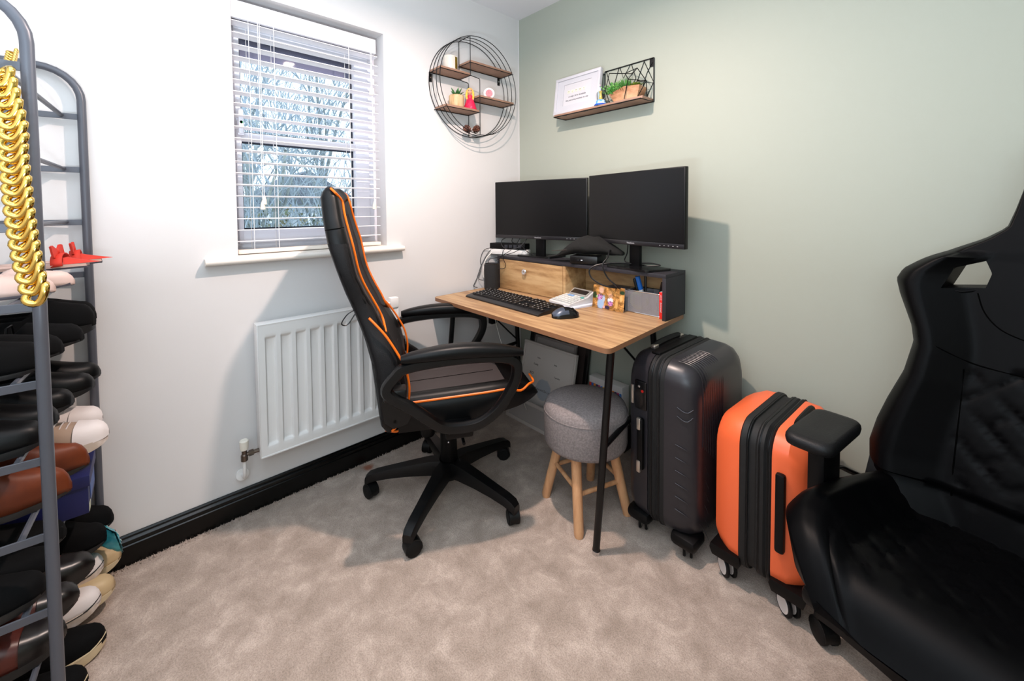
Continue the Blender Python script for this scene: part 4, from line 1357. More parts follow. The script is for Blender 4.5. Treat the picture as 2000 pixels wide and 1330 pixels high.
# pressed ribs wrapping the top and side of both shells
for k in range(12):
    x = .128 - .0
    zz = .655 - .0
    yy = -.165 + .0145 * k
    pts = [(.045 + .0, yy, Z1 - .0015), (.085, yy, Z1 - .004), (.112, yy, Z1 - .020), (.128, yy, Z1 - .055), (.1315, yy, Z1 - .15), (.1315, yy, .40 - .012 * k)]
    obj('pressed_rib', G().tube(bez(pts, 4), .0016, 6), GS, g1)
for k in range(6):
    z = .40 - .045 * k
    obj('pressed_rib', G().tube(bez([(.060, Y0 - .0002, z), (.098, Y0 + .010, z - .012), (.1265, Y0 + .05, z - .045), (.1315, Y0 + .10, z - .12)], 4), .0014, 6), GS, g1)
for k in range(2):
    obj('pressed_rib', G().tube(bez([(.065, Y0 - .0002, .53 - .03 * k), (.10, Y0 + .008, .52 - .03 * k), (.124, Y0 + .045, .56 - .02 * k), (.124, Y0 + .06, .62 - .01 * k)], 4), .0020, 6), GS, g1)
CRM = M('satin_steel', '#cfc6bc', 0.28, 0.9)
obj('badge', G().rbox(-.113, -.101, Y0 - .0015, Y0 + .006, .485, .555, .003), CRM, g1)
lk = obj('combination_lock', G().rbox(-.094, -.047, Y0 - .006, Y0 + .01, .475, .580, .004), M('lock_black', '#08080a', 0.25), g1)
obj('lock_button', G().lathe([(0, -.0025), (.005, -.002), (.005, 0)], 12, (-.062, Y0 - .006, .545), 'y'), M('red_plastic', '#c01a14', 0.3), lk)
obj('key_slot', G().lathe([(0, -.002), (.0045, -.0015), (.0045, 0)], 12, (-.075, Y0 - .006, .560), 'y'), CHROME, lk)
hh = obj('side_handle', G().rbox(-.082, -.056, Y0 - .015, Y0 + .006, .255, .445, .008), BLACKP, g1)
for z in (.425, .268):
    obj('handle_end', G().rbox(-.080, -.064, Y0 - .0185, Y0 - .006, z - .022, z + .022, .004), CRM, hh)
th = obj('top_handle', G().tube(bez([(-.082, -.10, Z1 + .002), (-.082, -.085, Z1 + .012), (-.082, 0, Z1 + .015), (-.082, .085, Z1 + .012), (-.082, .10, Z1 + .002)], 5), .011, 8, flat=.7), BLACKP, g1)
for y in (-.10, .10):
    obj('handle_end', G().rbox(-.092, -.072, y - .016, y + .016, Z1 - .002, Z1 + .014, .005), CRM, th)
obj('telescopic_plate', G().rbox(-.062, -.028, -.16, .14, Z1 - .003, Z1 + .007, .003), BLACKP, g1)
for x in (-.085, .085):
    for y in (Y0 + .045, Y1 - .045):
        obj('corner_guard', G().rbox(x - .045, x + .045, y - .050, y + .045, .046, .090, .018), BLACKP, g1)
        wheel(g1, (x, y, .0275), .0275, .013, RIMM, R(25))

g2 = thing('suitcase', 'smaller bright orange hard shell suitcase with a black zip band', 'suitcase', (1.530, -.285, 0), R(-3))
OS = M('orange_shell', '#f06a3c', 0.38, bump=(500, .05, .0006))
Y0, Y1, Z0, Z1 = -.195, .180, .060, .540
obj('left_shell', shell([-.135, -.130, -.116, -.080, -.050], (Y0, Y1, Z0, Z1, .070), [.045, .028, .018, .002, 0]), OS, g2, smooth=30)
obj('right_shell', shell([.040, .080, .112, .122, .128], (Y0, Y1, Z0, Z1, .070), [0, .002, .020, .032, .05]), OS, g2, smooth=30)
zb = obj('zip_band', shell([-.051, -.045, -.030, -.024, -.006, 0, .018, .024, .036, .041], (Y0 + .002, Y1 - .002, Z0 + .002, Z1 - .002, .068), [0, -.005, -.005, .002, .002, -.003, -.003, .002, -.005, 0]), M('zip_tape', '#0a0a0b', 0.7), g2, smooth=35)
for x in (-.027, .006, .030):
    obj('zip_line', G().tube([(x, p[0], p[1]) for p in rrect(Y0 - .0005, Y1 + .0005, Z0 - .0005, Z1 + .0005, .068, 8)], .0026, 6, closed=True), M('zip_teeth', '#19191a', 0.35, .5), zb)
obj('side_handle', G().rbox(.052, .078, Y0 - .016, Y0 + .006, .200, .435, .008), BLACKP, g2)
obj('side_badge', G().rbox(-.1375, -.1325, -.10, -.02, .44, .455, .001), CRM, g2)
obj('top_handle', G().tube(bez([(.07, -.08, Z1 - .004), (.07, -.065, Z1 + .004), (.07, 0, Z1 + .006), (.07, .065, Z1 + .004), (.07, .08, Z1 - .004)], 5), .009, 8), BLACKP, g2)
for x in (-.088, .085):
    for y in (Y0 + .040, Y1 - .040):
        g = G().loft([[(x + sx, y + sy, z) for sx, sy in ((-w_, -w_ * 1.1), (w_, -w_ * 1.1), (w_, w_), (-w_, w_))] for z, w_ in ((.058, .026), (.070, .040), (.095, .046), (.108, .044))])
        obj('corner_guard', g, BLACKP, g2)
        wheel(g2, (x - .006, y - .008, .0335), .0335, .014, M('pale_rim', '#d8cfca', 0.4), R(50))

# ================================================================== office chair
OC = thing('office_chair', 'black office chair with orange piping pulled out from the desk', 'chair', (.465, -.88, 0), R(62))
PU = M('black_leatherette', '#080809', 0.40, bump=(300, .15, .0008), spec=.22)
MESHB = M('black_textured_cloth', '#0f0e10', 0.6, bump=(500, .6, .0012), spec=.3)
def lerp_tab(tab, z):
    for (a, va), (b, vb) in zip(tab, tab[1:]):
        if a <= z <= b:
            t = (z - a) / (b - a)
            t = t * t * (3 - 2 * t) if False else t
            return va + (vb - va) * t
    return tab[0][1] if z < tab[0][0] else tab[-1][1]
BACKT = [(.40, -.262), (.439, -.270), (.546, -.284), (.657, -.297), (.733, -.315), (.817, -.345), (.899, -.376), (.987, -.403), (1.081, -.432), (1.172, -.450), (1.253, -.461), (1.29, -.455)]
FRNT = [(.40, -.20), (.487, -.172), (.567, -.162), (.62, -.167), (.658, -.175), (.694, -.190), (.756, -.222), (.80, -.248), (.848, -.268), (.909, -.300), (.976, -.327), (1.079, -.346), (1.185, -.374), (1.281, -.392), (1.29, -.40)]
HWID = [(.40, .215), (.45, .235), (.60, .245), (.70, .235), (.80, .205), (.87, .200), (.98, .222), (1.08, .228), (1.16, .205), (1.22, .178), (1.265, .165), (1.285, .150), (1.295, .12)]
def back_ring(z, tb, tf_, w, conc=.03, n=36, shr=1.0):
    ring = []
    mid, half = (tb + tf_) / 2, (tf_ - tb) / 2
    for k in range(n):
        a = 2 * PI * k / n
        cx, cy = math.cos(a), math.sin(a)
        lat = w * shr * math.copysign(abs(cx) ** .55, cx)
        t = mid + half * shr * math.copysign(abs(cy) ** .45, cy)
        if cy > 0:
            t -= conc * max(0, 1 - (abs(lat) / (w * .82)) ** 2.5) * min(cy * 2, 1)
        else:
            t += .0 
        ring.append((t, lat, z))
    return ring
zs = [.405, .412, .43, .47, .52, .57, .62, .66, .70, .74, .78, .82, .86, .90, .94, .98, 1.02, 1.06, 1.10, 1.14, 1.18, 1.22, 1.25, 1.27, 1.284, 1.292]
rings = []
for z in zs:
    e = 1.0
    if z > 1.245:
        e = math.sqrt(max(1 - ((z - 1.245) / .050) ** 2, .04))
    if z < .43:
        e = .6 + .4 * (z - .405) / .025
    tb, tf_ = lerp_tab(BACKT, z), lerp_tab(FRNT, z)
    m_ = (tb + tf_) / 2
    tb, tf_ = m_ + (tb - m_) * e, m_ + (tf_ - m_) * e
    rings.append(back_ring(z, tb, tf_, lerp_tab(HWID, z) * (.92 + .08 * e), .028))
br = obj('backrest', G().loft(rings), PU, OC, smooth=70)
# textured side panels and centre panel sit just proud of the shell
def back_pt(z, cy_sign, frac, off=0.002):
    """point on the front face at height z and lateral fraction"""
    tb, tf_, w = lerp_tab(BACKT, z), lerp_tab(FRNT, z), lerp_tab(HWID, z)
    lat = w * frac
    c_ = min(abs(frac), .999) ** (1 / .55)
    cy = math.sqrt(max(1 - c_ * c_, 0))
    mid, half = (tb + tf_) / 2, (tf_ - tb) / 2
    t = mid + half * cy ** .45 - .028 * max(0, 1 - (abs(lat) / (w * .82)) ** 2.5) * min(cy * 2, 1)
    return (t + off, lat, z)
g = G().grid([[back_pt(z, 1, f) for f in [-.55 + 1.1 * k / 12 for k in range(13)]] for z in [.50 + .03 * k for k in range(24)]])
obj('front_panel', g, MESHB, OC, smooth=60)
g = G().grid([[back_pt(z, 1, f, .003) for f in [-.50 + 1.0 * k / 12 for k in range(13)]] for z in [1.205, 1.215, 1.225, 1.235]])
def side_pt(z, q, s):
    """side face of the backrest: q 0 back .. 1 front"""
    tb, tf_, w = lerp_tab(BACKT, z), lerp_tab(FRNT, z), lerp_tab(HWID, z)
    mid, half = (tb + tf_) / 2, (tf_ - tb) / 2
    sy = -1 + 2 * q
    cy = math.copysign(abs(sy) ** (1 / .45), sy)
    cx = math.sqrt(max(1 - cy * cy, 0))
    return (mid + half * sy, s * (w * cx ** .55 + .0018), z)
for s in (-1, 1):
    g = G().grid([[side_pt(z, q, s) for q in (.10, .2, .35, .5, .65, .8, .90)] for z in [.46 + .03 * k for k in range(22)]])
    obj('side_panel', g, MESHB, OC, smooth=60)
    obj('headrest_seam', G().tube([side_pt(1.135 + .012 * q, q, s) for q in (.04, .15, .3, .45, .6, .75, .9)], .0013, 5), M('seam_black', '#020202', 0.9, spec=.02), OC)
    p1 = [side_pt(z, .975, s) for z in (.80, .84, .88, .92, .96, 1.0, 1.04, 1.08, 1.12, 1.16, 1.20, 1.24)]
    p1 = [(-.238, s * .190, .765)] + p1 + [(lerp_tab(FRNT, 1.27) - .012, s * .163, 1.268), (lerp_tab(FRNT, 1.28) - .026, s * .150, 1.283)]
    obj('piping', G().tube(bez(p1, 4), .0042, 7), ORANGE, OC)
    p2 = [(-.293, s * .222, .828), (-.262, s * .232, .795), (-.232, s * .238, .757), (-.195, s * .243, .694), (-.176, s * .243, .655), (-.165, s * .243, .615), (-.160, s * .243, .565), (-.168, s * .240, .50), (-.190, s * .232, .452), (-.222, s * .222, .415)]
    obj('piping', G().tube(bez(p2, 4), .0042, 7), ORANGE, OC)
obj('piping', G().tube(bez([(-.245, -.205, .412), (-.205, -.20, .400), (-.185, -.19, .412), (-.188, -.17, .385), (-.178, -.15, .372)], 5), .004, 7), ORANGE, OC)
obj('hanging_loop', G().tube(bez([(-.338, -.19, .855), (-.365, -.205, .842), (-.384, -.21, .812), (-.366, -.20, .805), (-.342, -.19, .838)], 5), .0022, 6), CB, OC)
# seat
def seat_top(x, f):
    """height of the seat surface: x along, f lateral -1..1"""
    base = .484 + .016 * (x + .2) / .5
    if x > .22:
        base -= .02 * ((x - .22) / .12) ** 2
    bol = .050 * min(1, max(0, (abs(f) - .55) / .22)) ** 1.0
    if abs(f) > .86:
        bol -= .050 * ((abs(f) - .86) / .14) ** 2
    return base + bol * (1 if x < .2 else max(0.35, 1 - (x - .2) / .14))
rows = []
xsS = [-.20, -.19, -.16, -.1, -.02, .06, .14, .20, .24, .27, .295, .310, .320, .328, .333]
fs = [-1, -.97, -.92, -.86, -.78, -.70, -.62, -.55, -.4, -.2, 0, .2, .4, .55, .62, .70, .78, .86, .92, .97, 1]
hwS = lambda x: .245 + .012 * min(max((x + .2) / .3, 0), 1) - (.040 * max(0, (x - .22) / .1) ** 2)
rings = []
for x in xsS:
    w = hwS(x)
    e = 1 if x < .285 else math.sqrt(max(1 - ((x - .285) / .0495) ** 2, .04))
    bot = .395 + .19 * max(0, min(x, .3))
    md_ = (bot + .51) / 2
    top = [(x, f * w, md_ + (seat_top(x, f) - md_) * e) for f in fs]
    lo = [(x, f * w * .95, md_ - (md_ - bot - (0 if abs(f) < .9 else .014)) * e) for f in reversed(fs)]
    rings.append(top + lo)
obj('seat', G().loft(rings), PU, OC, smooth=60)
TAUPE = M('taupe_seat_cloth', '#3b3433', 0.55, bump=(400, .2, .001))
g = G().grid([[(x, f * hwS(x), seat_top(x, f) + .0022) for f in [-.60 + 1.2 * k / 12 for k in range(13)]] for x in [-.165 + .0325 * k for k in range(13)]])
obj('seat_panel', g, TAUPE, OC, smooth=60)
obj('seat_seam', G().tube([(x, .02, seat_top(x, 0) + .003) for x in (-.16, -.06, .04, .14, .2)], .0012, 5), MATS['seam_black'], OC)
for s in (-1, 1):
    pts = [(x, s * hwS(x) * .985, seat_top(x, s * .93) - .004) for x in (-.19, -.12, -.04, .04, .12, .2, .25)] + [(.290, s * .228, .530), (.314, s * .200, .522), (.326, s * .160, .516), (.330, s * .10, .513)]
    obj('piping', G().tube(bez(pts, 4), .0042, 7), ORANGE, OC)
# arms
for s in (-1, 1):
    Y = s * .318
    loop = bez([(-.235, Y, .608), (-.205, Y, .650), (-.17, Y, .674), (-.05, Y, .686), (.08, Y, .686), (.17, Y, .676), (.212, Y, .652), (.212, Y, .600), (.185, Y, .545), (.140, Y, .488), (.075, Y, .450), (.0, Y * .97, .440), (-.055, Y * .97, .452), (-.105, Y, .494), (-.160, Y, .538), (-.215, Y, .576)], 5, closed=True)
    fr = obj('arm_frame', G().tube(loop, .0195, 10, closed=True, flat=.95, upv=(0, 1, 0), square=True), M('arm_plastic', '#080809', 0.38, spec=.35), OC)
    rings = []
    for i in range(15):
        u = i / 14
        x = -.188 + .425 * u
        e = math.sin(PI * min(max(u * .94 + .03, 0), 1)) ** .33
        zc = .704 + .018 * math.sin(PI * u) - .014 * u
        rings.append([(x, Y + .036 * e * math.copysign(abs(math.cos(a)) ** .7, math.cos(a)), zc + .025 * e * math.copysign(abs(math.sin(a)) ** .7, math.sin(a))) for a in [2 * PI * k / 16 for k in range(16)]])
    obj('arm_pad', G().loft(rings), PU, OC, smooth=60)
    g = G().rbox(-.04, .06, min(Y * .94, s * .16), max(Y * .94, s * .16), .392, .440, .008)
    obj('arm_mount', g, BLACKP, OC)
    g = G().prism([(-.245, .60), (-.215, .635), (-.19, .60), (-.175, .54), (-.150, .49), (-.170, .455), (-.215, .445), (-.245, .47), (-.254, .53)], s * .252, s * .268, 'y')
    g.v = [(p_[0], p_[1], p_[2]) for p_ in g.v]
    pb = obj('back_bracket', g, MATS['arm_plastic'], OC, smooth=0)
    obj('bolt', G().lathe([(0, 0), (.007, 0), (.006, .003), (0, .004)], 12, (-.21, s * .268, .47), 'y').xf(Matrix.Identity(4)), BLACKM, pb)
    obj('arm_link', G().rbox(-.245, -.17, min(s * .26, Y), max(s * .26, Y), .560, .600, .008), MATS['arm_plastic'], OC)
obj('mechanism', G().rbox(-.13, .13, -.11, .11, .350, .392, .012), BLACKP, OC)
obj('tilt_knob', G().lathe([(0, 0), (.020, 0), (.022, .006), (.022, .045), (.018, .05), (0, .05)], 16, (.165, 0, .345), 'x').xf(Matrix.Identity(4)), BLACKP, OC)
obj('tension_knob', G().lathe([(0, .262), (.026, .262), (.030, .270), (.030, .315), (.018, .345), (0, .345)], 16, (-.085, .0, 0)), BLACKP, OC)
obj('height_lever', G().tube([(.02, -.08, .362), (.03, -.2, .352), (.03, -.26, .350)], .006, 8), BLACKP, OC)
obj('gas_cylinder', G().lathe([(0, .10), (.022, .10), (.022, .25), (.028, .25), (.028, .36), (0, .36)], 20), BLACKM, OC)
obj('cylinder_cover', G().lathe([(.034, .135), (.037, .14), (.033, .33), (.030, .333)], 20), BLACKP, OC)
BASEP = M('base_plastic', '#070708', 0.42, spec=.3)
hubm = obj('base_hub', G().lathe([(0, .075), (.045, .075), (.052, .09), (.050, .135), (.040, .148), (0, .148)], 24), BASEP, OC)
CAST = [-58.5, 12.6, -130.0, 91.5, 163.0]
for wa in CAST:
    a = R(wa - 62)
    d = Vector((math.cos(a), math.sin(a), 0))
    s = Vector((-math.sin(a), math.cos(a), 0))
    rings = []
    for r_, z, hw, hh in ((.02, .118, .030, .030), (.08, .120, .029, .028), (.16, .112, .026, .022), (.24, .101, .023, .018), (.305, .090, .022, .016), (.335, .080, .021, .016), (.349, .068, .018, .014)):
        c_ = d * r_ + Vector((0, 0, z))
        rings.append([c_ + s * hw * .8 + Vector((0, 0, hh)), c_ - s * hw * .8 + Vector((0, 0, hh)), c_ - s * hw + Vector((0, 0, hh * .4)), c_ - s * hw + Vector((0, 0, -hh)), c_ + s * hw + Vector((0, 0, -hh)), c_ + s * hw + Vector((0, 0, hh * .4))])
    arm = obj('base_arm', G().loft(rings), BASEP, OC, smooth=40)
    ca = obj('caster', G().tube([d * .335 + Vector((0, 0, .05)), d * .335 + Vector((0, 0, .085))], .010, 10).rbox(-.012, .012, -.010, .010, 0, .03, .004) if False else G().tube([d * .335 + Vector((0, 0, .045)), d * .335 + Vector((0, 0, .085))], .010, 10), BASEP, OC)
    q = d * .335
    ra = a + R(50)
    ax = Vector((math.cos(ra), math.sin(ra), 0))
    rl = Vector((-ax.y, ax.x, 0))
    m_ = Matrix((ax, rl, Vector((0, 0, 1)))).transposed().to_4x4()
    m_.translation = Vector((q.x, q.y, 0)) + rl * .012
    for sgn in (-1, 1):
        obj('wheel', G().lathe([(.004, -.009), (.024, -.009), (.0285, -.005), (.0285, .006), (.024, .009), (.004, .009)], 20, (sgn * .0135, 0, .0286), 'x').xf(m_), RUBBER, ca)
    obj('hood', G().loft([[(sx, .031 * math.cos(R(t)), .0286 + .032 * math.sin(R(t))) for t in range(-20, 201, 20)] + [(sx, .026 * math.cos(R(t)), .0286 + .027 * math.sin(R(t))) for t in range(200, -21, -20)] for sx in (-.019, .019)]).xf(m_), BASEP, ca)
for a, z, r_ in ((R(-65.6 - 62 + 20), .185, .0362), (R(-130 - 62), .118, .03)):
    pass
obj('screw', G().ball((.0345 * math.cos(R(-95)), .0345 * math.sin(R(-95)), .235), .005, .005, .005, 8, 6), CHROME, hubm)

# ================================================================== gaming chair
GC = thing('gaming_chair', 'large black quilted gaming chair at the right edge by the green wall', 'chair', (1.97, -.62, 0), R(-103))
LE = M('black_leather', '#040405', 0.42, bump=(260, .12, .0008), spec=.07)
def quilt(u, v):
    a = abs(((u + v) % 1.0) - .5) * 2
    b = abs(((u - v) % 1.0) - .5) * 2
    def groove(t):
        return max(0, 1 - (1 - t) / .12)
    return -max(groove(a), groove(b))
def gs_top(x, f):
    base = .500 + .16 * (min(x, .2) - .2)
    bol = .062 * min(1, max(0, (abs(f) - .56) / .2))
    if abs(f) > .84:
        bol -= .05 * ((abs(f) - .84) / .16) ** 2
    fade = 1 if x < .14 else max(.1, 1 - (x - .14) / .17)
    drop = .07 * max(0, (x - .23) / .095) ** 2
    return base + bol * fade - drop
ghw = lambda x: .283 - .125 * max(0, (x - .14) / .185) ** 2.2 - .03 * max(0, -x / .24)
NX, NF = 66, 76
xs_ = [-.31 + .635 * i / NX for i in range(NX + 1)]
ff = [math.sin((k / NF - .5) * PI) * .35 + (k / NF - .5) * 2 * .65 for k in range(NF + 1)]
rings = []
for x in xs_:
    w = ghw(x)
    bot = .365 + .13 * (x + .24) * .5 + .02 * max(0, (x - .2) / .12)
    e = 1 if x < .29 else max(.18, math.sqrt(max(1 - ((x - .29) / .037) ** 2, 0)))
    top = []
    for f in ff:
        z = gs_top(x, f)
        if abs(f) < .66 and -.20 < x < .285 - .07 * (1 - (f / .66) ** 2):
            z += .008 * quilt(x / .085, f * w / .085) 
        if abs(abs(f) - .67) < .012 and x < .33:
            z -= .005
        top.append((x, f * w, bot + (z - bot) * e))
    lo = [(x, f * w * .95, bot + (.02 if abs(f) > .95 else 0)) for f in (.98, .5, 0, -.5, -.98)]
    rings.append(top + lo)
obj('seat', G().loft(rings), LE, GC, smooth=60)
obj('seat_shell', G().rbox(-.22, .24, -.225, .225, .345, .385, .015), BLACKP, GC)
def glean(z):
    return -.235 - (z - .45) * .27
GW = [(.40, .20), (.46, .25), (.50, .285), (.56, .292), (.62, .282), (.68, .266), (.76, .240), (.84, .228), (.88, .236), (.92, .252), (.96, .268), (1.00, .280), (1.03, .268), (1.06, .232), (1.09, .182), (1.12, .128), (1.15, .092), (1.19, .082), (1.25, .070), (1.31, .066), (1.36, .060), (1.385, .04)]
GCY = .03
def gfront(z, f):
    th = .058 + .045 * min(1, max(0, (abs(f) - .50) / .3)) if z < 1.08 else .060
    if abs(f) > .86:
        th -= .05 * ((abs(f) - .86) / .14) ** 1.6
    if z < .52:
        th *= .8
    if z > 1.34:
        th *= max(.3, 1 - (z - 1.34) / .06)
    return th
zz_ = [.40 + .985 * i / 98 for i in range(99)]
rings = []
fl = [math.sin((k / 60 - .5) * PI) * .4 + (k / 60 - .5) * 2 * .6 for k in range(61)]
for z in zz_:
    w = lerp_tab(GW, z)
    L = glean(z)
    fr_ = []
    for f in fl:
        t = L + gfront(z, f)
        y = f * w
        if abs(y) < .125 and .50 < z < .80 + .02 * (1 - (y / .125) ** 2):
            t += .009 * quilt(y / .085, z / .085)
        fr_.append((t, y + GCY, z))
    bk_ = [(L - .028 * (1 - (f / 1.1) ** 4), f * w * .98 + GCY, z) for f in (.99, .8, .5, 0, -.5, -.8, -.99)]
    rings.append(fr_ + bk_)
gb = G().loft(rings)
# the belt openings left and right of the headrest: remove the faces inside and close the rim
hole = [(.082, 1.012), (.150, 1.000), (.132, 1.052), (.090, 1.074), (.076, 1.045)]
me_b = obj('backrest', gb, LE, GC, smooth=60)
def cut_holes(o, sgn):
    cg = G().prism([(sgn * y + GCY, z) for y, z in ([(.108, 1.000), (.182, .990), (.162, 1.045), (.112, 1.066), (.100, 1.036)])], -.7, .1, 'x')
    c_ = obj('cutter', cg, BLACKP, GC, smooth=0)
    md = o.modifiers.new('cut', 'BOOLEAN')
    md.operation = 'DIFFERENCE'
    md.object = c_
    md.solver = 'EXACT'
    return c_
cs = [cut_holes(me_b, -1), cut_holes(me_b, 1)]
bpy.context.view_layer.update()
dg = bpy.context.evaluated_depsgraph_get()
nm = bpy.data.meshes.new_from_object(me_b.evaluated_get(dg))
me_b.modifiers.clear()
me_b.data = nm
for c_ in cs:
    bpy.data.objects.remove(c_)
SEAM = MATS['seam_black']
for s in (-1, 1):
    ring = [(s * y, z) for y, z in [(.106, .996), (.184, .986), (.164, 1.048), (.112, 1.070), (.098, 1.036)]]
    pts = [(glean(z) + gfront(z, y / lerp_tab(GW, z)) - .010, y + GCY, z) for y, z in ring]
    obj('belt_slot_trim', G().tube(bez(pts, 2, closed=True), .0045, 8, closed=True), M('slot_plastic', '#040405', 0.6, spec=.1), GC)
    sm = [(s * .120, .985), (s * .105, .94), (s * .075, .905), (s * .03, .888), (0, .884)]
    obj('seam', G().tube(bez([(glean(z) + gfront(z, y / lerp_tab(GW, z)) - .0004, y + GCY, z) for y, z in sm], 5), .0016, 6), SEAM, GC)
    sm = [(s * .208, .865), (s * .17, .845), (s * .125, .820), (s * .08, .812), (0, .81)]
    obj('seam', G().tube(bez([(glean(z) + gfront(z, y / lerp_tab(GW, z)) - .0004, y + GCY, z) for y, z in sm], 5), .0016, 6), SEAM, GC)
    sm = [(s * .128, z) for z in (.80, .72, .64, .56, .50)]
    obj('seam', G().tube(bez([(glean(z) + gfront(z, y / lerp_tab(GW, z)) - .0004, y + GCY, z) for y, z in sm], 5), .0016, 6), SEAM, GC)
    # arm
    hub_ = (.02, s * .262)
    ap = obj('arm_post', G().rbox(-.045, .045, min(s * .262, s * .302), max(s * .262, s * .302), .40, .640, .008).rbox(-.03, .03, min(s * .12, s * .30), max(s * .12, s * .30), .378, .404, .006), BLACKP, GC)
    obj('arm_button', G().rbox(.045, .060, s * .282 - .012, s * .282 + .012, .595, .62, .003), BLACKP, ap)
    pr_ = G().loft([[(p_[0] * sc, p_[1] * sc * 1.0, z + (.006 if p_[0] > .05 else 0)) for p_ in quad_slab([(-.110, -.050), (.118, -.048), (.118, .048), (-.110, .050)], 0, 0, .030)] for z, sc in ((.648, .90), (.652, .97), (.662, 1.0), (.670, .985), (.676, .93), (.678, .80), (.677, .4))])
    obj('arm_pad', pr_.xf(TR((.075, s * .252, 0), (0, 0, R(-6 * s)))), M('pad_rubber', '#0d0d0f', 0.5, bump=(300, .5, .001), spec=.25), GC, smooth=50)
    obj('pad_base', G().rbox(-.055, .085, -.032, .032, .636, .652, .004).xf(TR((.05, s * .272, 0))), BLACKP, GC)
    obj('recliner_cover', G().prism([(-.245, .40), (-.16, .40), (-.17, .47), (-.225, .56), (-.275, .56)], s * .245 - .012, s * .245 + .012, 'y'), BLACKP, GC)
    if s < 0:
        obj('recline_lever', G().tube(bez([(-.19, -.262, .455), (-.16, -.285, .470), (-.12, -.292, .492), (-.085, -.292, .500)], 4), .009, 8, flat=.6), BLACKP, GC)
obj('mechanism', G().rbox(-.16, .12, -.11, .11, .318, .374, .012), BLACKP, GC)
obj('gas_cylinder', G().lathe([(0, .10), (.026, .10), (.026, .33), (0, .33)], 18, (-.03, 0, 0)), BLACKM, GC)
obj('base_hub', G().lathe([(0, .075), (.05, .075), (.055, .10), (.045, .14), (0, .145)], 22, (-.03, 0, 0)), BASEP, GC)
for k in range(5):
    a = R(-100 + 72 * k)
    d = Vector((math.cos(a), math.sin(a), 0))
    s = Vector((-math.sin(a), math.cos(a), 0))
    o0 = Vector((-.03, 0, 0))
    rings = []
    for r_, z, hw, hh in ((.02, .118, .034, .03), (.10, .115, .031, .026), (.20, .104, .027, .020), (.28, .094, .025, .017), (.315, .086, .024, .016), (.330, .076, .018, .012)):
        c_ = o0 + d * r_ + Vector((0, 0, z))
        rings.append([c_ + s * hw * .75 + Vector((0, 0, hh)), c_ - s * hw * .75 + Vector((0, 0, hh)), c_ - s * hw - Vector((0, 0, hh)), c_ + s * hw - Vector((0, 0, hh))])
    obj('base_arm', G().loft(rings), BASEP, GC, smooth=40)
    q = o0 + d * .312
    ca = obj('caster', G().tube([q + Vector((0, 0, .05)), q + Vector((0, 0, .085))], .010, 10), BASEP, GC)
    ra = a + R(70)
    ax = Vector((math.cos(ra), math.sin(ra), 0))
    m_ = Matrix((ax, Vector((-ax.y, ax.x, 0)), Vector((0, 0, 1)))).transposed().to_4x4()
    m_.translation = Vector((q.x, q.y, 0))
    for sgn in (-1, 1):
        obj('wheel', G().lathe([(.004, -.009), (.026, -.009), (.031, -.005), (.031, .006), (.026, .009), (.004, .009)], 20, (sgn * .014, 0, .031), 'x').xf(m_), RUBBER, ca)
    obj('hood', G().loft([[(sx, .033 * math.cos(R(t)), .031 + .034 * math.sin(R(t))) for t in range(-10, 191, 20)] + [(sx, .028 * math.cos(R(t)), .031 + .029 * math.sin(R(t))) for t in range(190, -11, -20)] for sx in (-.020, .020)]).xf(m_), BASEP, ca)

# ================================================================== shoe rack
RK = thing('shoe_rack', 'tall grey metal tube shoe rack of many tiers at the left edge', 'shoe rack', (.026, -1.945, 0), R(-4.4))
RM = M('grey_enamel_tube', '#55575f', 0.38, 0.2)
RS, RW = .575, -.30      # length along x, depth along -y
TIERS = [1.504 - .1655 * k for k in range(9)]
for s, nm_ in ((0, 'rear'), (RS, 'front')):
    pts = [(s, 0, .02), (s, 0, 1.0), (s, 0, 1.555)]
    pts += [(s, -.095 * (1 - math.cos(R(a))), 1.555 + .095 * math.sin(R(a))) for a in range(12, 91, 13)]
    pts += [(s, RW + .095 * (1 - math.sin(R(a))), 1.555 + .095 * math.cos(R(a))) for a in range(0, 91, 13)]
    pts += [(s, RW, 1.0), (s, RW, .02)]
    fr = obj('end_frame', G().tube(pts, .0108, 12), RM, RK)
    for y in (0, RW):
        obj('foot_cap', G().lathe([(0, 0), (.0135, 0), (.0135, .03), (.011, .032)], 14, (s, y, 0)), RUBBER, fr)
    for z in TIERS:
        obj('side_bar', G().rbox(s - .002, s + .002, RW, -.002, z - .009, z + .009, .001), RM, RK, smooth=0)
for z in TIERS:
    for y in (-.045, -.235):
        obj('shelf_rod', G().tube([(.0, y, z + .002), (RS, y, z + .002)], .0062, 8), RM, RK)
obj('floor_bar', G().tube([(0, -.002, .05), (0, RW, .05)], .006, 8), RM, RK)

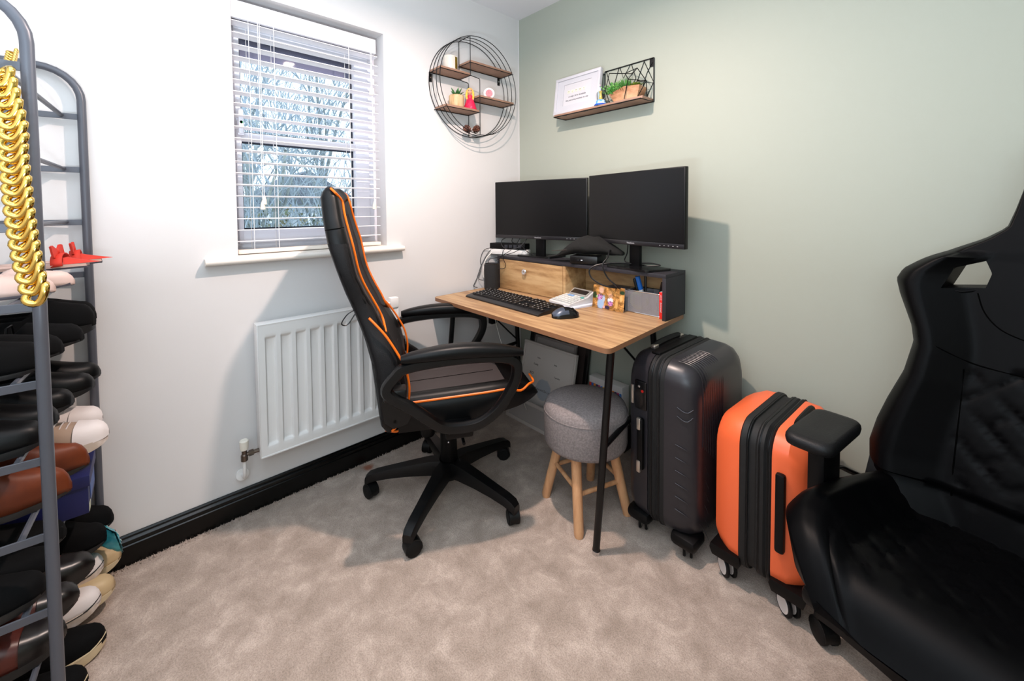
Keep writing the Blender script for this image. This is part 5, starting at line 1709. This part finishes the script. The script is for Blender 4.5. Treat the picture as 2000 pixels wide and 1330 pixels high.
def shoe(name, lb, cat, sx, toe_y, z, L, W, H, up_mat, sole_mat, group=None, yaw_=0, sole=.022, cap=None, laces=None, opening=.52, toe_h=.45, pointed=0, rim=None, lining='#2a2623', tall=0, tilt=0, strap=None):
    """toe towards +Y of the rack; origin at toe end on the shelf"""
    base = RK.matrix_basis @ Vector((sx, toe_y, 0))
    t = thing(name, lb, cat, (base.x, base.y, z), (R(tilt), 0, R(-4.4 + yaw_)), group)
    N = 18

    def wid(u):
        w = (u / .06) ** .5 * .62 if u < .06 else .62 + .38 * math.sin(min((u - .06) / .24, 1) * PI / 2)
        if u > .34:
            w = 1 - .30 * math.sin(min((u - .34) / .3, 1) * PI / 2)
        if u > .80:
            w = .70 + .06 * math.sin((u - .8) / .1 * PI / 2) if u < .9 else .76 * math.sqrt(max(1 - ((u - .9) / .1) ** 2, .02))
        if pointed and u < .3:
            w *= .55 + .45 * u / .3
        return max(w, .06) * W / 2

    def hgt(u):
        if u < .12:
            return H * toe_h * math.sqrt(max(1 - ((.12 - u) / .125) ** 2, .02))
        if u < opening:
            return H * (toe_h + (1 - toe_h) * ((u - .12) / (opening - .12)) ** 1.3)
        return H * (1 + tall * (u - opening))
    us = [0, .02, .05, .09, .14, .2, .27, .34, .41, .48, .54, .62, .70, .78, .86, .92, .96, .985, 1]
    # sole
    rings = []
    for u in us:
        w = wid(u) * 1.05 + .001
        z0 = .012 * max(0, (.14 - u) / .14) ** 1.5
        rings.append([(w, -u * L, z0 + .002), (w * 1.02, -u * L, sole * .6), (w, -u * L, max(sole, z0 + .004)), (-w, -u * L, max(sole, z0 + .004)), (-w * 1.02, -u * L, sole * .6), (-w, -u * L, z0 + .002)])
    obj('sole', G().loft(rings), sole_mat, t, smooth=45)
    rings = []
    n = 17
    for u in us:
        w = wid(u) * .97
        h = hgt(u)
        op = 0
        if u > opening:
            op = min((u - opening) / .10, 1) * (1 if u < .93 else max(0, 1 - (u - .93) / .05))
        a0 = PI / 2 * op * .72
        row = []
        for k in range(n):
            ph = PI * k / (n - 1)
            # fold the arc away from the top where the foot goes in
            if ph < PI / 2:
                a = ph * (PI / 2 - a0) / (PI / 2)
            else:
                a = PI - (PI - ph) * (PI / 2 - a0) / (PI / 2)
            row.append((w * math.copysign(abs(math.cos(a)) ** .62, math.cos(a)), -u * L, sole * .8 + h * math.sin(a) ** .8))
        rings.append(row)
    g = G().grid(rings)
    if True:
        # remove the quad strip across the opening (middle columns)
        mid = n // 2
        keep = []
        for i in range(len(us) - 1):
            for a in range(n - 1):
                if us[i] >= opening and us[i + 1] <= .985 and a in (mid - 1, mid):
                    continue
                keep.append((i * n + a, i * n + a + 1, (i + 1) * n + a + 1, (i + 1) * n + a))
        g.f = keep
        back = [tuple(p) for p in rings[-1]]
    # thickness
    vs = list(g.v)
    me = bpy.data.meshes.new('upper')
    me.from_pydata(vs, [], g.f)
    uo = obj('upper', me, up_mat, t, smooth=60)
    sd = uo.modifiers.new('thickness', 'SOLIDIFY')
    sd.thickness = .003
    sd.offset = 0
    obj('insole', G().loft([[(wid(u) * .9, -u * L, sole * .9 + .004), (-wid(u) * .9, -u * L, sole * .9 + .004), (-wid(u) * .9, -u * L, sole * .9), (wid(u) * .9, -u * L, sole * .9)] for u in us if .3 < u < .97]), M('lining' + lining, lining, 0.8), t, smooth=0)
    if cap:
        rows = []
        for u in (0, .02, .05, .09, .14, .19, .23):
            rows.append([(wid(u) * 1.04 * math.copysign(abs(math.cos(PI * k / 14)) ** .62, math.cos(PI * k / 14)), -u * L + .003, sole * .8 + .0035 + hgt(u) * 1.03 * math.sin(PI * k / 14) ** .8) for k in range(15)])
        obj('toe_cap', G().grid(rows), cap, t, smooth=60)
    if rim:
        pts = [(wid(u) * 1.06, -u * L, sole * .92 + .012 * max(0, (.10 - u) / .1)) for u in reversed(us)] + [(-wid(u) * 1.06, -u * L, sole * .92 + .012 * max(0, (.10 - u) / .1)) for u in us[1:]]
        obj('foxing_line', G().tube(pts, .0018, 5), rim, t)
    if laces:
        for k in range(5):
            u = .28 + (opening - .32) * k / 4
            w = wid(u) * .48
            hz = sole * .8 + hgt(u) + .002
            pts = [(w, -u * L, hz - .007), (w * .5, -(u - .01) * L, hz + .002), (0, -(u - .015) * L, hz + .004), (-w * .5, -(u - .01) * L, hz + .002), (-w, -u * L, hz - .007)]
            obj('lace', G().tube(pts, .0028, 6, flat=.6), laces, t)
    return t


T = [z + .0085 for z in TIERS]
BLK = M('black_shoe_leather', '#050506', 0.42, spec=.2)
BLS = M('black_suede', '#060607', 0.85, spec=.15)
BRN = M('tan_leather', '#6e3113', 0.5, vary=('#56240e', 12, .4, .6), spec=.3)
DBR = M('brown_leather', '#541b0c', 0.35, vary=('#4a170c', 14, .4, .6))
DKS = M('dark_sole', '#15110f', 0.6)
WSO = M('white_rubber', '#d9cdc6', 0.6, vary=('#bfae9f', 20, .45, .6))
WUP = M('white_canvas', '#e2d9d6', 0.7)
BGE = M('taupe_suede', '#a8917f', 0.85)
CRS = M('cream_rubber', '#cbb795', 0.6)
CRU = M('cream_leather', '#c3a981', 0.55)
# tier 4th from top: flat sandals with a red bow, pale pointed pumps
def sandal(sx, toe_y, z, yaw_, lb, L=.25, W=.085, smat=None, wedge=True):
    base = RK.matrix_basis @ Vector((sx, toe_y, 0))
    t = thing('sandal', lb, 'sandal', (base.x, base.y, z + .022), (R(9), 0, R(-4.4 + yaw_)), 'red bow sandals')
    def wd(u):
        return W / 2 * (.35 + .65 * math.sin(min(u / .3, 1) * PI / 2)) * (1 - .3 * max(0, (u - .35) / .65)) * (1 if u < .95 else .75)
    us = [0, .03, .08, .15, .25, .35, .5, .65, .8, .92, 1]
    zt = lambda u: .020 + .050 * max(0, (.42 - u) / .42) ** 1.2 * 0 + .006 + .035 * u
    obj('footbed', G().loft([[(wd(u), -u * L, zt(u)), (-wd(u), -u * L, zt(u)), (-wd(u) * .95, -u * L, zt(u) - .008), (wd(u) * .95, -u * L, zt(u) - .008)] for u in us]), M('nude_leather', '#c9a89b', 0.5), t, smooth=30)
    obj('sole', G().loft([[(wd(u), -u * L, zt(u) - .008), (-wd(u), -u * L, zt(u) - .008), (-wd(u) * .95, -u * L, max(0, zt(u) - .013) if u < .5 else 0), (wd(u) * .95, -u * L, max(0, zt(u) - .013) if u < .5 else 0)] for u in us]), M('grey_sole', '#3d3a42', 0.6), t, smooth=30)
    RED = M('red_suede', '#c42a14', 0.7)
    for k, u in enumerate((.20,)):
        w = wd(u)
        rows = [[(w * 1.05 * math.cos(PI * a / 10), -(u + dv) * L, zt(u) - .004 + .034 * math.sin(PI * a / 10) * (1 + .3 * k)) for a in range(11)] for dv in (-.045, 0, .045)]
        s_ = obj('strap', G().grid(rows), RED, t, smooth=60, fix=False)
        md = s_.modifiers.new('th', 'SOLIDIFY')
        md.thickness = .003
    b = obj('bow', G().loft([[(x, -.20 * L, zt(.1) + .040 + dz * sc) for dz in (-.015, .015)] + [(x * .9, -.222 * L, zt(.1) + .040 + dz * sc) for dz in (.015, -.015)] for x, sc in ((-.040, 1.0), (-.028, 1.15), (-.006, .35), (.006, .35), (.028, 1.15), (.040, 1.0))]), RED, t, smooth=30)
    obj('bow_knot', G().ball((0, -.212 * L, zt(.1) + .040), .007, .006, .008), RED, t)
    obj('pointed_tip', G().loft([[(w_, -u * L, zt(u) + .0005), (w_ * .6, -u * L, zt(u) + h_), (-w_ * .6, -u * L, zt(u) + h_), (-w_, -u * L, zt(u) + .0005)] for u, w_, h_ in ((-.10, .002, .001), (-.04, .011, .004), (.03, .021, .008), (.12, .029, .014), (.16, .031, .018))]), RED, t, smooth=50)
    return t
sandal(.10, .045, T[3], 4, 'nude sandal with a red bow, the farther of the pair on its tier')
sandal(.215, .030, T[3], -6, 'nude sandal with a red bow, the nearer of the pair on its tier')
for i, (sx, ty, yw, lb) in enumerate(((.36, .02, 6, 'pale pink pointed flat shoe, farther one on the red sandal tier'), (.47, .005, 0, 'pale pink pointed flat shoe, nearer one on the red sandal tier'))):
    shoe('flat_shoe', lb, 'shoe', sx, ty, T[3], .24, .080, .050, M('blush_leather', '#cbb0a6', 0.5), M('grey_sole', '#3d3a42', 0.6), 'pale pink flats', yw, .008, opening=.42, toe_h=.7, pointed=1)
# 5th tier: black heels and straps
for i, (sx, ty, dz, H, lb) in enumerate(((.07, .020, .0, .075, 'black suede shoe, farthest on the fifth tier of the rack'), (.165, .030, 0, .085, 'black suede platform shoe, second on the fifth tier of the rack'),
                                         (.275, .020, 0, .060, 'black strappy shoe, third on the fifth tier of the rack'), (.385, .0, 0, .060, 'black strappy shoe, fourth on the fifth tier of the rack'), (.49, -.01, 0, .075, 'black suede shoe, nearest on the fifth tier of the rack'))):
    s_ = shoe('black_shoe', lb, 'shoe', sx, ty, T[4], .25, .085, H, BLS, M('black_sole', '#08080a', 0.5), 'black shoes on the fifth tier', 2 * i - 4, .030 if i < 2 else .012, opening=.40, toe_h=.75)
    if i in (2, 3):
        for k in range(3):
            obj('strap', G().tube([(-.036, -.10 - .03 * k, .03), (-.02, -.10 - .03 * k, .062 + .004 * k), (.02, -.10 - .03 * k, .062 + .004 * k), (.036, -.10 - .03 * k, .03)], .0025, 6), BLK, s_)
# 6th tier: black leather loafers
for i, (sx, ty, lb) in enumerate(((.075, .025, 'black leather loafer, farthest on the sixth tier of the rack'), (.185, .025, 'black leather loafer, second on the sixth tier of the rack'), (.30, .0, 'black leather shoe, third on the sixth tier of the rack'), (.41, -.01, 'black leather shoe, fourth on the sixth tier of the rack'), (.51, -.01, 'black leather shoe, nearest on the sixth tier of the rack'))):
    shoe('black_loafer', lb, 'shoe', sx, ty, T[5], .26, .092, .070, BLK, M('black_sole', '#08080a', 0.5), 'black loafers on the sixth tier', 3 - 2 * i, .018, opening=.45, toe_h=.6)
# 7th tier: white trainers in front of brown boots (boots stand behind, leaning over)
shoe('trainer', 'white and taupe trainer, the farther of the pair above the blue box', 'shoe', .050, .020, T[6], .285, .104, .072, WUP, WSO, 'white trainers', -6, .030, cap=WUP, laces=WUP, opening=.50, toe_h=.62)
tr = shoe('trainer', 'white and taupe trainer, the nearer of the pair above the blue box', 'shoe', .185, .048, T[6], .290, .106, .074, BGE, WSO, 'white trainers', -3, .030, cap=WUP, laces=WUP, opening=.50, toe_h=.62)
for i, (sx, ty, lb) in enumerate(((.315, -.005, 'tan leather boot, farther of the pair beside the trainers'), (.435, -.02, 'tan leather boot, nearer of the pair beside the trainers'))):
    b = shoe('ankle_boot', lb, 'boot', sx, ty + .03, T[6], .285, .092, .125, BRN, DKS, 'tan ankle boots', -2, .016, opening=.62, toe_h=.50, tall=.0, pointed=1)
    obj('shaft', G().loft([[(.040 * math.cos(2 * PI * k / 20), -.200 + .048 * math.sin(2 * PI * k / 20), z) for k in range(20)] for z in (.08, .11, .155)] + [[(.036 * math.cos(2 * PI * k / 20), -.200 + .044 * math.sin(2 * PI * k / 20), z) for k in range(20)] for z in (.155, .10)], cap=False), BRN, b, smooth=50, fix=False)
    obj('zip', G().box(.040, .042, -.215, -.205, .03, .12), CRM, b, smooth=0)
# 8th tier: blue shoe box and dark shoes
bx = RK.matrix_basis @ Vector((.155, -.135, 0))
sb = thing('shoe_box', 'dark blue cardboard shoe box lying on the eighth tier of the rack', 'box', (bx.x, bx.y, T[7]), R(-4.4 + 3))
NAVY = M('navy_card', '#0d1550', 0.5)
obj('box', G().rbox(-.085, .085, -.145, .140, 0, .092, .002), NAVY, sb)
obj('lid', G().rbox(-.089, .089, -.149, .144, .078, .110, .002), NAVY, sb)
obj('logo_patch', G().box(-.065, .045, .1405, .1412, .022, .070), M('blue_logo', '#1f4f9c', 0.4), sb, smooth=0)
obj('label_sticker', G().box(.055, .083, .1405, .1412, .004, .024), M('sticker_green', '#c9cdb4', 0.6), sb, smooth=0)
for i, (sx, lb) in enumerate(((.33, 'black canvas shoe, farther one next to the blue box'), (.44, 'black canvas shoe, middle one next to the blue box'), (.525, 'black canvas shoe, nearest one next to the blue box'))):
    shoe('black_canvas_shoe', lb, 'shoe', sx, -.02, T[7], .27, .094, .075, BLS, DKS, 'black canvas shoes', 0, .018, opening=.48, toe_h=.6)
# 9th tier: black shoes over brown brogues
for i, (sx, ty, lb) in enumerate(((.035, .035, 'black suede boot, farthest on the ninth tier of the rack'), (.125, .03, 'black suede boot, second on the ninth tier of the rack'))):
    shoe('black_boot', lb, 'boot', sx, ty, T[8] , .27, .088, .120, BLS, M('black_sole', '#08080a', 0.5), 'black suede boots', 0, .018, opening=.48, toe_h=.45)
for i, (sx, ty, lb) in enumerate(((.245, .015, 'brown leather brogue with a black toe, farthest of three'), (.355, .0, 'brown leather brogue with a black toe, middle of three'), (.47, -.005, 'brown leather brogue with a black toe, nearest of three'))):
    shoe('brown_brogue', lb, 'shoe', sx, ty, T[8], .29, .098, .085, DBR, DKS, 'brown brogues', 0, .020, opening=.50, toe_h=.5, cap=M('black_toe', '#100b0a', 0.3))
# on the floor under the rack and on its lowest bars
shoe('plimsoll', 'cream plimsoll, farther of the pair low at the rear leg of the rack', 'shoe', .045, .050, .062, .27, .094, .060, CRU, CRS, 'cream plimsolls', 0, .024, opening=.46, toe_h=.7)
shoe('plimsoll', 'cream plimsoll, nearer of the pair low at the rear leg of the rack', 'shoe', .150, .045, .040, .27, .094, .060, CRU, CRS, 'cream plimsolls', 0, .024, opening=.46, toe_h=.7)
for i, (sx, ty, z, lb) in enumerate(((.115, .018, .095, 'white slip on shoe with a black line, farther of the pair'), (.215, .022, .060, 'white slip on shoe with a black line, nearer of the pair'))):
    shoe('slip_on_shoe', lb, 'shoe', sx, ty, z, .27, .092, .058, WUP, WSO, 'white slip on shoes', 0, .026, opening=.46, toe_h=.75, rim=M('black_line', '#111114', 0.5))
for i, (sx, ty, lb) in enumerate(((.300, .040, 'black canvas shoe with a cream rubber rim, farther one on the carpet'), (.420, .020, 'black canvas shoe with a cream rubber rim, nearer one on the carpet'))):
    shoe('deck_shoe', lb, 'shoe', sx, ty, .001, .285, .100, .062, BLS, CRS, 'black shoes with cream rims', -2, .030, opening=.48, toe_h=.7, rim=CRS)
# teal crisp packet wedged between shoes
px = RK.matrix_basis @ Vector((.095, .025, 0))
pk = thing('packet', 'crumpled teal foil packet with coloured dots among the shoes', 'packet', (px.x, px.y, .155), (R(15), R(5), R(-4.4 + 35)))
rows = []
for i in range(13):
    u = i / 12
    rows.append([((v - .5) * .11, (.010 + .018 * math.sin(PI * u) * math.sin(PI * v)) + .004 * noise.noise((u * 9, v * 9, 2)), -.01 + .085 * u + .006 * noise.noise((u * 3, v * 7, 8))) for v in [k / 12 for k in range(13)]])
def pack(rows_):
    g = G().grid(rows_)
    return g
TEAL = M('teal_foil', '#2fa3b5', 0.3, 0.2, vary=('#4fc0cc', 40, .45, .6))
obj('front', pack(rows), TEAL, pk, smooth=60, fix=False)
obj('back', pack([[(x, -y + .016, z) for x, y, z in r_] for r_ in rows]), TEAL, pk, smooth=60, fix=False)
for k in range(12):
    rr = random.Random(k)
    i, j = rr.randint(1, 11), rr.randint(1, 11)
    p_ = rows[i][j]
    obj('printed_dot', G().ball((p_[0], p_[1] + .001, p_[2]), .0045, .0012, .0045, 8, 5), M('dot_' + ('a', 'b')[k % 2], ('#e0653a', '#e8e4dc')[k % 2], 0.4), pk)

# ================================================================== gold chain hanging on the rack
GOLD = M('gold', '#e3bd62', 0.14, 1.0)
ch = thing('gold_chain', 'chunky shiny gold curb chain hanging over the shoe rack', 'chain', (.655, -2.005, 1.45))
path = bez([(.640, -2.018, 1.470), (.652, -2.010, 1.420), (.660, -2.004, 1.369), (.661, -2.005, 1.32), (.667, -2.002, 1.26), (.673, -1.999, 1.2), (.680, -1.994, 1.14), (.689, -1.988, 1.09), (.701, -1.980, 1.045)], 12)
def along(path, step):
    out = []
    acc = 0
    nxt = 0
    for a, b in zip(path, path[1:]):
        L = (b - a).length
        while nxt <= acc + L:
            out.append((a.lerp(b, (nxt - acc) / L), (b - a).normalized()))
            nxt += step
        acc += L
    return out
def linkmesh(R1, R2, r_):
    pts = []
    for k in range(20):
        a = 2 * PI * k / 20
        pts.append((R2 * math.copysign(abs(math.cos(a)) ** .8, math.cos(a)), .004 * math.sin(2 * a), R1 * math.copysign(abs(math.sin(a)) ** .85, math.sin(a))))
    return G().tube(pts, r_, 7, closed=True)
base = None
cd = Vector((.735, .678, 0))       # flat side looks into the room
for scale_, pth, nm_ in ((1.0, path, 'link'), (.45, bez([(.42, -2.030, 1.575), (.50, -2.03, 1.50), (.60, -2.026, 1.445), (.640, -2.018, 1.470)], 10), 'small_link')):
    base = None
    for i, (p_, t_) in enumerate(along(pth, .0215 * scale_)):
        nrm = Vector((.73, -.10, 0)).normalized()
        nrm = (nrm - t_ * nrm.dot(t_)).normalized()
        sd = t_.cross(nrm)
        tw = R(28)
        n2 = nrm * math.cos(tw) + sd * math.sin(tw)
        s2 = t_.cross(n2)
        tl = (t_ * math.cos(R(38)) + sd * math.sin(R(38))).normalized()
        s2 = tl.cross(n2).normalized()
        n3 = s2.cross(tl)
        mm_ = Matrix((s2, n3, tl)).transposed().to_4x4()
        mm_.translation = p_ - Vector(ch.location)
        if base is None:
            base = obj(nm_, linkmesh(.0200 * scale_, .0120 * scale_, .0068 * scale_), GOLD, ch, smooth=60)
            o = base
        else:
            o = same(base, ch)
        o.matrix_local = mm_
